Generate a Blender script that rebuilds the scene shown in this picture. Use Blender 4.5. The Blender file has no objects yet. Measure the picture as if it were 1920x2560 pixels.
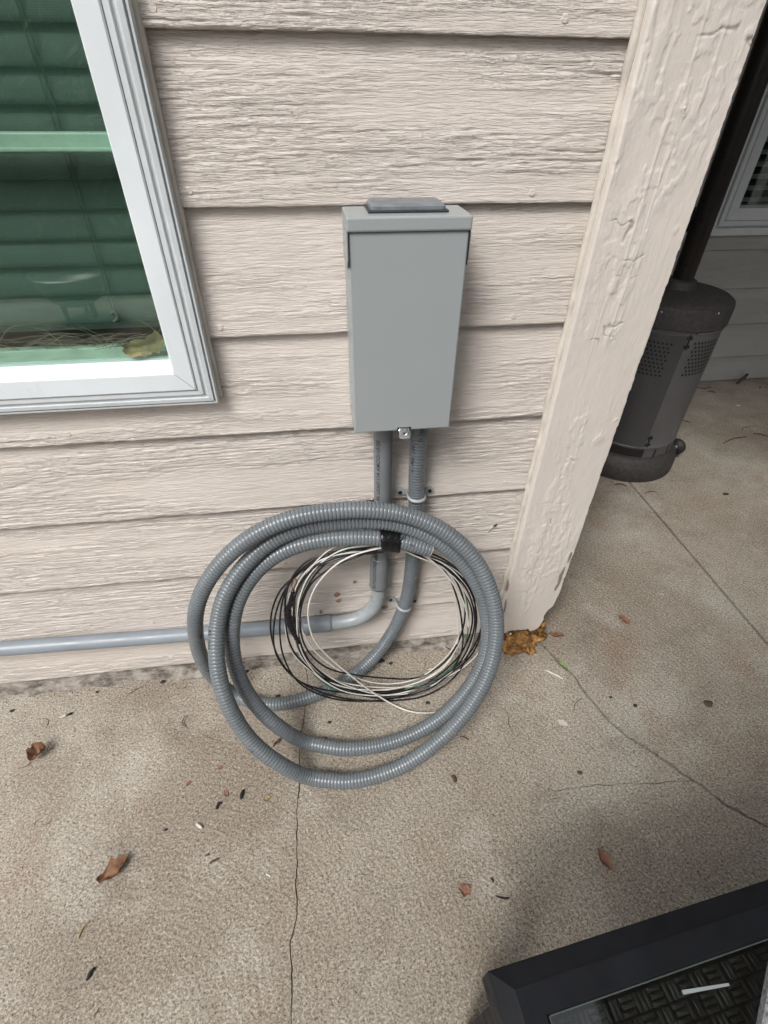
import bpy, bmesh, math, random
import numpy as np
from mathutils import Vector, Matrix
random.seed(7); RNG = np.random.RandomState(11)
SC = bpy.context.scene
COL = SC.collection
R = math.radians

# ------------------------------------------------------------------ camera
F = 1256.58; CC = np.array([-.394569, -.735552, 1.070272])
RX, RY, RZ = -.694844059, -.0104997449, -.139592662
def _rot(rx, ry, rz):
    cx, sx = math.cos(rx), math.sin(rx); cy, sy = math.cos(ry), math.sin(ry); cz, sz = math.cos(rz), math.sin(rz)
    return (np.array([[cz,-sz,0],[sz,cz,0],[0,0,1]]) @ np.array([[1,0,0],[0,cx,-sx],[0,sx,cx]])
            @ np.array([[cy,0,sy],[0,1,0],[-sy,0,cy]]))
CM = _rot(RX, RY, RZ)
cam = bpy.data.cameras.new('camera'); camo = bpy.data.objects.new('camera', cam); COL.objects.link(camo)
right, fwd, up = CM[:, 0], CM[:, 1], CM[:, 2]
m = Matrix(((right[0], up[0], -fwd[0], CC[0]), (right[1], up[1], -fwd[1], CC[1]), (right[2], up[2], -fwd[2], CC[2]), (0, 0, 0, 1)))
camo.matrix_world = m
cam.sensor_fit = 'HORIZONTAL'; cam.sensor_width = 36; cam.lens = 36 * F / 1920
cam.clip_start = .01; cam.clip_end = 500
SC.camera = camo
SC.render.resolution_x = 768; SC.render.resolution_y = 1024

# ------------------------------------------------------------------ sky, sun, exposure
world = bpy.data.worlds.new('World'); SC.world = world; world.use_nodes = True
wn = world.node_tree; wn.nodes.clear()
sky = wn.nodes.new('ShaderNodeTexSky'); sky.sky_type = 'NISHITA'; sky.sun_disc = False
SUN_EL, SUN_AZ = R(50), R(218)          # azimuth clockwise from +Y, sun stands to the front left of the wall
sky.sun_elevation = SUN_EL; sky.sun_rotation = SUN_AZ
sky.air_density = 1.0; sky.dust_density = 4.0; sky.ozone_density = 1.0
hs = wn.nodes.new('ShaderNodeHueSaturation'); hs.inputs['Saturation'].default_value = .22   # overcast: little blue left
bg = wn.nodes.new('ShaderNodeBackground'); bg.inputs[1].default_value = .13
wo = wn.nodes.new('ShaderNodeOutputWorld')
wn.links.new(sky.outputs[0], hs.inputs['Color']); wn.links.new(hs.outputs[0], bg.inputs[0]); wn.links.new(bg.outputs[0], wo.inputs[0])
sl = bpy.data.lights.new('sun', 'SUN'); sl.energy = 1.5; sl.angle = R(20); sl.color = (1, .965, .92)
so = bpy.data.objects.new('sun', sl); COL.objects.link(so)
sd = Vector((math.sin(SUN_AZ)*math.cos(SUN_EL), math.cos(SUN_AZ)*math.cos(SUN_EL), math.sin(SUN_EL)))
so.rotation_euler = sd.to_track_quat('Z', 'Y').to_euler()
SC.view_settings.view_transform = 'Standard'; SC.view_settings.look = 'None'
SC.view_settings.exposure = .60; SC.view_settings.gamma = 1; SC.view_settings.use_curve_mapping = False

# ------------------------------------------------------------------ measuring: pixel of the photo -> point on a real plane
def ray(x, y): return CM @ np.array([(x-960)/F, 1, -(y-1280)/F])
def onY(x, y, v):
    d = ray(x, y); return CC + d*((v-CC[1])/d[1])
def onZ(x, y, v=0.):
    d = ray(x, y); return CC + d*((v-CC[2])/d[2])
def onT(x, y, y0, z0, k):
    d = ray(x, y); t = (y0-CC[1]+(CC[2]-z0)*k)/(d[1]-k*d[2]); return CC + t*d
def c4(x, y): return 440+x*.5425, 1060+y*.5425

# ------------------------------------------------------------------ numpy noise
TAB = RNG.rand(256, 256)
def vn(x, y, s=0):
    x = np.asarray(x, float)+s*17.31+1000; y = np.asarray(y, float)+s*7.77+1000
    xi = np.floor(x).astype(int); yi = np.floor(y).astype(int); fx = x-xi; fy = y-yi
    fx = fx*fx*(3-2*fx); fy = fy*fy*(3-2*fy)
    a = TAB[yi % 256, xi % 256]; b = TAB[yi % 256, (xi+1) % 256]; c = TAB[(yi+1) % 256, xi % 256]; d = TAB[(yi+1) % 256, (xi+1) % 256]
    return (a*(1-fx)+b*fx)*(1-fy)+(c*(1-fx)+d*fx)*fy
def fbm(x, y, s=0, o=3):
    r = 0; a = 1; t = 0
    for i in range(o):
        r = r+a*vn(x*2**i, y*2**i, s+i*3); t += a; a *= .5
    return r/t
def sstep(a, b, x):
    t = np.clip((x-a)/(b-a), 0, 1); return t*t*(3-2*t)

# ------------------------------------------------------------------ materials
class N:
    def __init__(s, name):
        s.m = bpy.data.materials.new(name); s.m.use_nodes = True; s.t = s.m.node_tree; s.t.nodes.clear()
        s.out = s.n('OutputMaterial'); s.b = s.n('BsdfPrincipled'); s.l(s.b.outputs[0], s.out.inputs[0])
    def n(s, k, **kw):
        o = s.t.nodes.new('ShaderNode'+k)
        for a, v in kw.items(): setattr(o, a, v)
        return o
    def l(s, a, b): s.t.links.new(a, b)
    def coord(s, scale=(1, 1, 1), rot=(0, 0, 0), kind='Object'):
        c = s.n('TexCoord'); mp = s.n('Mapping'); mp.inputs['Scale'].default_value = scale; mp.inputs['Rotation'].default_value = rot
        s.l(c.outputs[kind], mp.inputs[0]); return mp.outputs[0]
    def noise(s, v, scale, detail=3, rough=.55, dist=0):
        o = s.n('TexNoise'); s.l(v, o.inputs['Vector']); o.inputs['Scale'].default_value = scale
        o.inputs['Detail'].default_value = detail; o.inputs['Roughness'].default_value = rough; o.inputs['Distortion'].default_value = dist
        return o.outputs[0]
    def ramp(s, f, stops):
        o = s.n('ValToRGB'); s.l(f, o.inputs[0]); e = o.color_ramp.elements
        while len(e) < len(stops): e.new(.5)
        for i, (p, c) in enumerate(stops):
            e[i].position = p; e[i].color = (c, c, c, 1) if isinstance(c, (int, float)) else (*c, 1)
        return o.outputs[0]
    def mix(s, f, a, b, mode='MIX'):
        o = s.n('Mix', data_type='RGBA', blend_type=mode)
        for i, v in ((0, f), (6, a), (7, b)):
            if isinstance(v, (int, float)): o.inputs[i].default_value = v
            elif isinstance(v, tuple): o.inputs[i].default_value = (*v, 1)
            else: s.l(v, o.inputs[i])
        return o.outputs[2]
    def math(s, op, a, b):
        o = s.n('Math', operation=op)
        for i, v in enumerate((a, b)):
            if isinstance(v, (int, float)): o.inputs[i].default_value = v
            else: s.l(v, o.inputs[i])
        return o.outputs[0]
    def bump(s, h, dist, strength=1, prev=None):
        o = s.n('Bump'); s.l(h, o.inputs['Height']); o.inputs['Distance'].default_value = dist; o.inputs['Strength'].default_value = strength
        if prev: s.l(prev, o.inputs['Normal'])
        s.l(o.outputs[0], s.b.inputs['Normal']); return o.outputs[0]
    def col(s, c):
        if isinstance(c, tuple): s.b.inputs['Base Color'].default_value = (*c, 1)
        else: s.l(c, s.b.inputs['Base Color'])
    def rough(s, r):
        if isinstance(r, (int, float)): s.b.inputs['Roughness'].default_value = r
        else: s.l(r, s.b.inputs['Roughness'])

def simple(name, c, rough=.5, metal=0, var=.12, vs=30, bs=400, bd=.0002, spec=.5):
    k = N(name); v = k.coord()
    f = k.ramp(k.noise(v, vs, 4), [(.3, 1-var), (.7, 1+var)])
    k.col(k.mix(1., c, f, 'MULTIPLY')); k.rough(rough if var < .04 else k.ramp(k.noise(v, vs*2, 3), [(.3, max(.02, rough-.08)), (.7, min(1, rough+.1))]))
    k.b.inputs['Metallic'].default_value = metal; k.b.inputs['Specular IOR Level'].default_value = spec
    if bd: k.bump(k.noise(v, bs, 2), bd)
    return k.m

def painted_wood(name, c, vert=False, dirt=.25, pit=1.):
    k = N(name); v = k.coord(); sc = (60, 60, 3) if vert else (5, 60, 90)
    vs = k.coord(sc)
    big = k.ramp(k.noise(v, 4, 4, .6), [(.3, .0), (.75, 1.)])
    base = k.mix(big, c, (c[0]*.90, c[1]*.895, c[2]*.88))
    green = k.ramp(k.noise(v, 7, 5, .65), [(.62, 0), (.8, dirt)])
    base = k.mix(green, base, (.42, .42, .33))
    sp = k.ramp(k.noise(v, 55, 3, .6), [(.66, 0), (.78, dirt*1.1)])
    base = k.mix(sp, base, (.40, .33, .27))
    at = k.n('Attribute', attribute_name='wear'); 
    base = k.mix(at.outputs['Fac'], base, (.20, .165, .135))
    gr = k.noise(vs, 4, 4, .65)
    if not vert:
        gm0 = k.n('Attribute', attribute_name='grain')
        gv = k.ramp(k.noise(k.coord((42, 60, 560)), 1, 3, .55, .5), [(.36, .10), (.47, 0)])
        base = k.mix(k.math('MULTIPLY', gv, gm0.outputs['Fac']), base, (c[0]*.60, c[1]*.58, c[2]*.56))
    base = k.mix(k.ramp(gr, [(.25, .08), (.45, 0)]), base, (c[0]*.62, c[1]*.6, c[2]*.56))
    k.col(base); k.rough(k.ramp(k.noise(v, 25, 3), [(.3, .42), (.7, .62)]))
    b1 = k.bump(gr, .0012*pit, .8)
    if not vert:
        gm = k.n('Attribute', attribute_name='grain')
        wv = k.coord((42, 60, 560)); wob = k.noise(k.coord((9, 9, 22)), 1, 2)
        n1 = k.ramp(k.noise(wv, 1, 3, .55, .5), [(.40, 0), (.52, 1)]); n2 = k.ramp(k.noise(k.coord((80, 60, 820)), 1, 2, .5, .4), [(.38, 0), (.55, 1)])
        hh = k.math('MULTIPLY', k.math('ADD', n1, k.math('MULTIPLY', n2, .6)), gm.outputs['Fac'])
        b1 = k.bump(hh, .0010*pit, .85, b1)
    k.bump(k.noise(v, 420, 3, .6), .00045, .8, b1)
    return k.m

M = {}
M['siding'] = painted_wood('painted siding', (.700, .640, .592), dirt=.07)
M['trim'] = painted_wood('painted trim', (.680, .628, .585), True, .2, .45)
M['shaded_siding'] = painted_wood('shade toned porch siding', (.42, .42, .41), False, .2, .5)  # house paint turned greyer and darker: porch shade put into the colour
M['caulk'] = simple('caulk', (.60, .56, .50), .45, bd=.0006, bs=180)
M['vinyl'] = simple('white vinyl', (.69, .74, .77), .35, var=.06, vs=8, bd=.00004)
M['vinyl_dirty'] = simple('white vinyl weathered', (.62, .66, .68), .4, var=.05, vs=40, bd=.00004)
M['gasket'] = simple('dark rubber gasket', (.025, .027, .03), .5)
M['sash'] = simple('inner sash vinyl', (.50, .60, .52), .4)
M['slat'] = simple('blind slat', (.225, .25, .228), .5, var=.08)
M['back_slat'] = simple('porch blind slat', (.6, .62, .62), .5, var=.05)
M['cord'] = simple('blind cord', (.16, .18, .14), .7)
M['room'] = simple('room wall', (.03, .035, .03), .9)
M['box'] = simple('grey enamel', (.315, .342, .352), .36, var=.012, vs=14, bs=900, bd=.00006)
M['hub'] = simple('cast hub plate', (.17, .19, .21), .38, var=.2, vs=60, bs=500, bd=.0004)
M['zinc'] = simple('zinc plate', (.62, .64, .64), .28, 1., var=.15)
M['dark_hole'] = simple('dark recess', (.01, .01, .01), .8)
M['screw'] = simple('dark screw', (.035, .037, .04), .45, .5)
M['pvc'] = simple('grey pvc pipe', (.175, .190, .202), .42, var=.08, vs=18, bd=.00005)
M['pvc_light'] = simple('light grey pvc elbow', (.30, .33, .345), .3, var=.08, vs=25, bd=.00015, bs=250)
M['pvc_blue'] = simple('blue grey pvc pipe', (.235, .268, .305), .38, var=.07, vs=14, bd=.00005)
M['strap'] = simple('grey pvc strap', (.34, .37, .385), .4, var=.06)
M['print'] = simple('black print', (.02, .02, .025), .6, bd=0)
M['tape'] = simple('black electrical tape', (.008, .008, .009), .28, var=.2, bd=.0008, bs=160)
M['wire_black'] = simple('black wire jacket', (.012, .012, .014), .22, bd=0)
M['wire_white'] = simple('white wire jacket', (.60, .58, .54), .3, var=.06, bd=0)
M['wire_green'] = simple('green wire jacket', (.03, .12, .07), .3, bd=0)
M['copper'] = simple('copper', (.45, .22, .13), .35, 1., bd=0)
M['heater'] = simple('heater grey steel', (.135, .134, .140), .38, .35, var=.10, vs=6)
M['heater_panel'] = simple('heater door steel', (.085, .084, .088), .36, .35, var=.12, vs=5)
M['heater_cap'] = simple('textured brown cast lid', (.046, .042, .041), .62, .1, var=.35, vs=90, bs=260, bd=.0011)
M['pole'] = simple('dark bronze pole', (.018, .014, .012), .35, .2, var=.15)
M['rubber'] = simple('black rubber', (.02, .02, .02), .6, bs=120, bd=.001)
M['frame_black'] = simple('table powder coat', (.011, .012, .015), .55, 0, spec=.18, var=.2, vs=25, bs=700, bd=.00012)
M['wicker'] = simple('dark wicker', (.040, .041, .038), .5, var=.5, vs=30, bs=300, bd=.0006)
M['leaf'] = simple('dry brown leaf', (.185, .092, .048), .7, var=.5, vs=75, bs=140, bd=.001)
M['leaf_red'] = simple('rust red leaf', (.22, .10, .065), .7, var=.3, vs=80, bs=140, bd=.0006)
M['leaf_green'] = simple('green leaf', (.16, .26, .06), .5, var=.3, vs=80)
M['leaf_olive'] = simple('olive dry leaf', (.27, .21, .10), .7, var=.4, vs=45, bs=120, bd=.0012)
M['twig'] = simple('brown twig', (.085, .055, .040), .8, var=.3, vs=90)
M['straw'] = simple('dry grass straw', (.20, .175, .125), .7, var=.3)
M['char'] = simple('black debris', (.022, .020, .020), .8, var=.3, vs=90)
M['chip'] = simple('pale flake', (.62, .58, .50), .7, var=.2)
M['rot'] = simple('rotten orange wood', (.25, .135, .052), .95, var=.9, vs=70, bs=75, bd=.010, spec=.1)
M['bare'] = simple('bare fibre under paint', (.33, .205, .14), .85, var=.3, vs=90, bs=200, bd=.0006)
M['soil'] = simple('dark soil', (.016, .013, .010), .95, var=.4, bs=60, bd=.004)
M['bowl'] = simple('green glazed bowl', (.02, .045, .04), .3)
M['hedge'] = simple('hedge leaf', (.045, .085, .03), .5, var=.5, vs=6)
M['roof'] = simple('porch soffit', (.35, .33, .31), .7)
M['shingle'] = simple('roof shingle', (.10, .10, .10), .9)
M['edge_green'] = simple('glass edge', (.08, .10, .09), .2)
M['shade_cloth'] = simple('added umbrella cloth', (.24, .21, .17), .9)
M['tray'] = simple('speckled grey stone', (.30, .31, .32), .7, var=.6, vs=260, bs=200, bd=.001)

def foundation_mat():
    k = N('rough painted foundation'); v = k.coord((1, 1, 2.5))
    a = k.ramp(k.noise(v, 26, 6, .72), [(.36, (.07, .055, .04)), (.48, (.22, .195, .17)), (.64, (.40, .37, .335))])
    k.col(a); k.rough(.8); k.bump(k.noise(v, 60, 5, .7), .006); return k.m
M['foundation'] = foundation_mat()

def concrete():
    k = N('weathered concrete'); v = k.coord(kind='Object')
    # gentle brush swirls and blotches
    big = k.noise(v, 2.1, 5, .62, .4)
    base = k.mix(k.ramp(big, [(.36, 0), (.64, 1)]), (.272, .230, .184), (.395, .357, .300))
    pale = k.ramp(k.noise(k.coord((1, 1, 1), (0, 0, .5)), 4.2, 7, .7), [(.50, 0), (.68, .7)])
    base = k.mix(pale, base, (.47, .44, .385))
    rust = k.ramp(k.noise(k.coord((1.3, 1, 1)), 3.7, 5, .65), [(.55, 0), (.72, .5)])
    base = k.mix(rust, base, (.29, .195, .135))
    dark = k.ramp(k.noise(k.coord((1, 1.4, 1)), 6.3, 6, .72), [(.54, 0), (.74, .5)])
    base = k.mix(dark, base, (.155, .138, .115))
    # sand grain of the worn surface: dark pits between pale grains
    g1 = k.noise(v, 340, 4, .8); g2 = k.noise(k.coord((1, 1.25, 1), (0, 0, .7)), 190, 4, .8)
    speck = k.ramp(k.math('ADD', k.math('MULTIPLY', g1, .55), k.math('MULTIPLY', g2, .45)), [(.39, .22), (.46, .70), (.53, 1.14), (.62, 1.8)])
    base = k.mix(1., base, speck, 'MULTIPLY')
    vo = k.n('TexVoronoi'); k.l(v, vo.inputs['Vector']); vo.inputs['Scale'].default_value = 90
    pits = k.ramp(vo.outputs['Distance'], [(.07, 1), (.16, 0)])
    msk = k.ramp(k.noise(v, 22, 2), [(.5, 0), (.62, .75)])
    base = k.mix(k.math('MULTIPLY', pits, msk), base, (.06, .05, .045))
    v2 = k.n('TexVoronoi'); k.l(v, v2.inputs['Vector']); v2.inputs['Scale'].default_value = 165
    sx_ = k.n('SeparateXYZ'); k.l(v2.outputs['Color'], sx_.inputs[0])
    p2 = k.math('MULTIPLY', k.ramp(v2.outputs['Distance'], [(.16, 1), (.34, 0)]), k.ramp(sx_.outputs[0], [(.50, 0), (.60, .62)]))
    base = k.mix(p2, base, (.085, .070, .055))
    p3 = k.math('MULTIPLY', k.ramp(v2.outputs['Distance'], [(.20, 1), (.34, 0)]), k.ramp(sx_.outputs[1], [(.72, 0), (.80, .55)]))
    base = k.mix(p3, base, (.58, .54, .46))
    k.col(base); k.rough(.88); k.b.inputs['Specular IOR Level'].default_value = .25
    wv = k.n('TexWave', wave_type='RINGS', rings_direction='Z'); mp = k.n('Mapping'); tc = k.n('TexCoord')
    mp.inputs['Location'].default_value = (.75, .62, 0)
    k.l(tc.outputs['Object'], mp.inputs[0]); k.l(mp.outputs[0], wv.inputs['Vector'])
    wv.inputs['Scale'].default_value = 26; wv.inputs['Distortion'].default_value = 5; wv.inputs['Detail'].default_value = 4; wv.inputs['Detail Scale'].default_value = 3
    b0 = k.bump(wv.outputs['Fac'], .0012, .35)
    b1 = k.bump(k.math('ADD', g1, g2), .0014, .8, b0)
    return k.m
M['concrete'] = concrete()

def flex_mat():
    k = N('grey flexible conduit'); v = k.coord()
    f = k.ramp(k.noise(v, 14, 4), [(.3, .9), (.7, 1.12)])
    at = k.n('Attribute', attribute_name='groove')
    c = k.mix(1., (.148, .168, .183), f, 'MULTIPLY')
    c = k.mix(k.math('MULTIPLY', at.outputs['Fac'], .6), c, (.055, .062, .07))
    dust = k.ramp(k.noise(v, 40, 4, .7), [(.55, 0), (.8, .35)])
    c = k.mix(dust, c, (.27, .275, .27)); k.col(c)
    k.rough(k.ramp(k.noise(v, 30, 3), [(.3, .17), (.7, .32)])); return k.m
M['flex'] = flex_mat()

def glass_mat(name, tint, refl_rough=.0, ior=1.5):
    k = N(name); k.t.nodes.remove(k.b)
    tr = k.n('BsdfTransparent'); tr.inputs[0].default_value = (*tint, 1)
    gl = k.n('BsdfGlossy'); gl.inputs['Roughness'].default_value = refl_rough; gl.inputs[0].default_value = (1, 1, 1, 1)
    lw = k.n('LayerWeight'); lw.inputs[0].default_value = .5; mx = k.n('MixShader')      # Schlick reflectance, the same from both sides of a thin pane
    sch = k.math('ADD', k.math('MULTIPLY', k.math('POWER', lw.outputs['Facing'], 5.), .94), .065)
    k.l(sch, mx.inputs[0]); k.l(tr.outputs[0], mx.inputs[1]); k.l(gl.outputs[0], mx.inputs[2]); k.l(mx.outputs[0], k.out.inputs[0])
    return k.m
M['glass'] = glass_mat('green tinted glass', (.83, .91, .875))
M['glass_dark'] = glass_mat('porch window glass', (.75, .8, .78))
M['glass_table'] = glass_mat('table glass', (.80, .82, .81), .03)
def screen_mat():
    k = N('insect screen'); k.t.nodes.remove(k.b); v = k.coord()
    def lines(ax):
        s = k.n('SeparateXYZ'); k.l(v, s.inputs[0])
        f = k.math('FRACT', k.math('MULTIPLY', s.outputs[ax], 480), 0.)
        return k.math('LESS_THAN', f, .16)
    a = k.math('MAXIMUM', lines(0), lines(2))
    tr = k.n('BsdfTransparent'); df = k.n('BsdfDiffuse'); df.inputs[0].default_value = (.16, .22, .19, 1); mx = k.n('MixShader')
    k.l(a, mx.inputs[0]); k.l(tr.outputs[0], mx.inputs[1]); k.l(df.outputs[0], mx.inputs[2]); k.l(mx.outputs[0], k.out.inputs[0])
    return k.m
M['screen'] = screen_mat()

# ------------------------------------------------------------------ object helpers
def mesh(name, verts, faces, mat, parent=None, smooth=False, attr=None):
    me = bpy.data.meshes.new(name); me.from_pydata([tuple(map(float, v)) for v in verts] if not isinstance(verts, list) else verts, [], faces); me.update()
    if attr:
        for k_, vals in attr.items():
            a = me.attributes.new(k_, 'FLOAT', 'POINT'); a.data.foreach_set('value', np.asarray(vals, np.float32))
    if smooth: me.shade_smooth()
    me.materials.append(M[mat] if isinstance(mat, str) else mat)
    o = bpy.data.objects.new(name, me); COL.objects.link(o)
    if parent is not None: o.parent = parent
    return o
def from_bm(name, bm, mat, parent=None, smooth=False):
    bmesh.ops.recalc_face_normals(bm, faces=bm.faces)
    me = bpy.data.meshes.new(name); bm.to_mesh(me); bm.free()
    if smooth: me.shade_smooth()
    me.materials.append(M[mat]); o = bpy.data.objects.new(name, me); COL.objects.link(o)
    if parent is not None: o.parent = parent
    return o
def bx(bm, x0, x1, y0, y1, z0, z1, bev=0, mat4=None, seg=2):
    g = bmesh.ops.create_cube(bm, size=1); vs = g['verts']
    for v in vs:
        v.co = Vector(((x0+x1)/2+v.co.x*(x1-x0), (y0+y1)/2+v.co.y*(y1-y0), (z0+z1)/2+v.co.z*(z1-z0)))
    if bev:
        es = list({e for v in vs for e in v.link_edges})
        r = bmesh.ops.bevel(bm, geom=es, offset=bev, segments=seg, affect='EDGES', profile=.5); vs = list({v for f in r['faces'] for v in f.verts} | {v for v in vs if v.is_valid})
    if mat4: bmesh.ops.transform(bm, matrix=mat4, verts=[v for v in vs if v.is_valid])
def box(name, x0, x1, y0, y1, z0, z1, mat, parent=None, bev=0, smooth=False):
    bm = bmesh.new(); bx(bm, x0, x1, y0, y1, z0, z1, bev); return from_bm(name, bm, mat, parent, smooth)
def tag(o, label=None, cat=None, group=None, kind=None):
    if label: o['label'] = label
    if cat: o['category'] = cat
    if group: o['group'] = group
    if kind: o['kind'] = kind
    return o
def empty(name, loc=(0, 0, 0)):
    # identity placement: all part meshes are modelled at their real place; the empty marks the base
    o = bpy.data.objects.new(name, None); COL.objects.link(o); o.empty_display_size = .05
    o.location = loc; return o
def keep(o, root):
    # parent while keeping world placement
    o.parent = root; o.matrix_parent_inverse = Matrix.Translation(root.location).inverted(); return o

def catmull(P, n=12, closed=False):
    P = [np.array(p, float) for p in P]; Q = []
    L = len(P)
    for i in range(L-1):
        p0 = P[max(i-1, 0)]; p1 = P[i]; p2 = P[i+1]; p3 = P[min(i+2, L-1)]
        for j in range(n):
            t = j/n
            Q.append(.5*((2*p1)+(-p0+p2)*t+(2*p0-5*p1+4*p2-p3)*t*t+(-p0+3*p1-3*p2+p3)*t**3))
    Q.append(P[-1]); return np.array(Q)
def resample(Q, step):
    d = np.r_[0, np.cumsum(np.linalg.norm(np.diff(Q, axis=0), axis=1))]
    n = max(2, int(d[-1]/step)+1); s = np.linspace(0, d[-1], n)
    return np.c_[np.interp(s, d, Q[:, 0]), np.interp(s, d, Q[:, 1]), np.interp(s, d, Q[:, 2])], s
def smooth_line(Q, it):
    Q = Q.copy()
    for _ in range(it): Q[1:-1] = Q[1:-1]*.5+(Q[:-2]+Q[2:])*.25
    return Q
def at_s(P, s, ss):
    return np.c_[[np.interp(ss, s, P[:, i]) for i in range(3)]].T
def frames(P):
    T = np.gradient(P, axis=0); T /= np.linalg.norm(T, axis=1)[:, None]+1e-12
    n = np.cross(T[0], [0, 0, 1.]); 
    if np.linalg.norm(n) < 1e-3: n = np.cross(T[0], [0, 1., 0])
    n /= np.linalg.norm(n); Ns = [n]
    for i in range(1, len(P)):
        n = Ns[-1]-T[i]*np.dot(Ns[-1], T[i]); n /= np.linalg.norm(n)+1e-12; Ns.append(n)
    Ns = np.array(Ns); B = np.cross(T, Ns); return T, Ns, B
def tube_data(P, rad, sides=12, caps=True, off=0):
    T, A, B = frames(P); n = len(P); rad = np.broadcast_to(np.asarray(rad, float), (n,))
    th = np.linspace(0, 2*np.pi, sides, endpoint=False)
    V = P[:, None, :]+rad[:, None, None]*(np.cos(th)[None, :, None]*A[:, None, :]+np.sin(th)[None, :, None]*B[:, None, :])
    V = V.reshape(-1, 3)
    i = np.arange(n-1)[:, None]*sides; j = np.arange(sides)[None, :]; j2 = (j+1) % sides
    Fc = np.stack([i+j, i+j2, i+sides+j2, i+sides+j], -1).reshape(-1, 4)+off
    Fc = Fc.tolist()
    if caps: Fc.append([off+k for k in range(sides)][::-1]); Fc.append([off+(n-1)*sides+k for k in range(sides)])
    return V, Fc
def tube(name, P, rad, mat, parent=None, sides=12, caps=True, attr=None):
    V, Fc = tube_data(np.asarray(P, float), rad, sides, caps)
    return mesh(name, V.tolist(), Fc, mat, parent, True, attr)
def lathe(name, prof, mat, parent=None, c=(0, 0, 0), seg=48, smooth=True, a0=0, a1=2*math.pi):
    full = abs(a1-a0-2*math.pi) < 1e-6; n = seg if full else seg+1
    V = []; Fc = []
    for i in range(n):
        a = a0+(a1-a0)*i/seg
        for r, z in prof: V.append((c[0]+r*math.cos(a), c[1]+r*math.sin(a), c[2]+z))
    k = len(prof)
    for i in range(seg):
        j = (i+1) % n
        for q in range(k-1): Fc.append((i*k+q, j*k+q, j*k+q+1, i*k+q+1))
    o = mesh(name, V, Fc, mat, parent, smooth)
    if smooth:
        try: o.data.set_sharp_from_angle(angle=R(35))
        except Exception: pass
    return o
def text_mesh(s, size):
    cu = bpy.data.curves.new('print', 'FONT'); cu.body = s; cu.size = size; cu.space_character = 1.15; cu.offset = size*.018
    o = bpy.data.objects.new('print', cu); COL.objects.link(o); dg = bpy.context.evaluated_depsgraph_get(); dg.update()
    me = o.evaluated_get(dg).to_mesh(); bm = bmesh.new(); bm.from_mesh(me); bmesh.ops.triangulate(bm, faces=bm.faces[:])
    for _ in range(4):
        le = [e for e in bm.edges if e.calc_length() > size*.16]
        if le: bmesh.ops.subdivide_edges(bm, edges=le, cuts=1); bmesh.ops.triangulate(bm, faces=[f for f in bm.faces if len(f.verts) > 3])
    bm.verts.index_update(); V = np.array([v.co[:] for v in bm.verts]); Fc = [[v.index for v in f.verts] for f in bm.faces]; bm.free()
    o.evaluated_get(dg).to_mesh_clear(); bpy.data.objects.remove(o); bpy.data.curves.remove(cu)
    return V, Fc
def text_on_tube(name, s, size, P, S, s0, ang, r, mat, parent, flip=False):
    """flat print wrapped on a tube: runs along the centre line P (arclength S) from s0, at angle ang round it"""
    V, Fc = text_mesh(s, size)
    if len(V) == 0: return None
    u = V[:, 0]; w = V[:, 1]-size*.35
    if flip: u = -u; w = -w
    T, A, B = frames(P); ss = s0+u
    def it(X): return np.c_[[np.interp(ss, S, X[:, i]) for i in range(3)]].T
    p = it(P); a = it(A); b = it(B); th = ang-w/r
    W = p+(r)*(np.cos(th)[:, None]*a+np.sin(th)[:, None]*b)
    return mesh(name, W.tolist(), Fc, mat, parent)
def ang_to(P, S, s0, d):
    T, A, B = frames(P); i = int(np.argmin(abs(S-s0))); d = np.array(d, float); return math.atan2(np.dot(d, B[i]), np.dot(d, A[i]))

# ================================================================== LARGE STRUCTURE
# ---- ground sheet to the horizon
g = mesh('ground', [(-120, -120, -.12), (120, -120, -.12), (120, 120, -.12), (-120, 120, -.12)], [(0, 1, 2, 3)], 'soil'); tag(g, kind='structure')
# ---- pavement: concrete slabs broken by cracks and a tooled joint
def jag(pts, amp=.0035, step=.006, seed=0):
    P, s = resample(np.array([(p[0], p[1], 0) for p in pts], float), step)
    T = np.gradient(P, axis=0); T /= np.linalg.norm(T, axis=1)[:, None]; Nn = np.c_[-T[:, 1], T[:, 0]]
    o = (fbm(s*60, s*0, seed, 3)-.5)*2*amp+(fbm(s*12, s*0, seed+5, 2)-.5)*amp*2.5
    fade = np.minimum(1, np.minimum(s, s[-1]-s)/.02)
    return P[:, :2]+Nn*(o*fade)[:, None], Nn, s
main_px = [(770,1650),(770,1693),(766,1735),(758,1794),(747,1884),(749,1951),(744,2019),(744,2093),(749,2153),(744,2220),(746,2288),(729,2355),(729,2445),(729,2557)]
c2_px = [(1349,1607),(1390,1649),(1435,1690),(1465,1735),(1525,1802),(1577,1847),(1652,1895),(1734,1951),(1801,2004),(1876,2048),(1917,2071)]
br_px = [(1734,1951),(1640,1958),(1525,1962),(1460,1966),(1390,1977),(1330,1955),(1203,1899),(1128,1865),(1009,1806),(949,1787),(867,1761),(762,1748)]
mainP = [onZ(*p)[:2] for p in main_px]; mainP = [(mainP[0][0], .10)]+mainP+[(-.50, -.9), (-.47, -1.6), (-.52, -3.0)]
c2P = [(.10, .10)]+[onZ(*p)[:2] for p in c2_px]; c2P = c2P+[(.47, -.60), (.58, -.66), (.684, -.72)]
k2 = next(i for i, p in enumerate(c2P) if abs(p[0]-onZ(1734, 1951)[0]) < 1e-6)
brP = [onZ(*p)[:2] for p in br_px]
kb = int(np.argmin([np.hypot(p[0]-brP[-1][0], p[1]-brP[-1][1]) for p in mainP])); brP[-1] = mainP[kb]
mA = jag(mainP[:kb+1], seed=1); mB = jag(mainP[kb:], seed=2)
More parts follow.
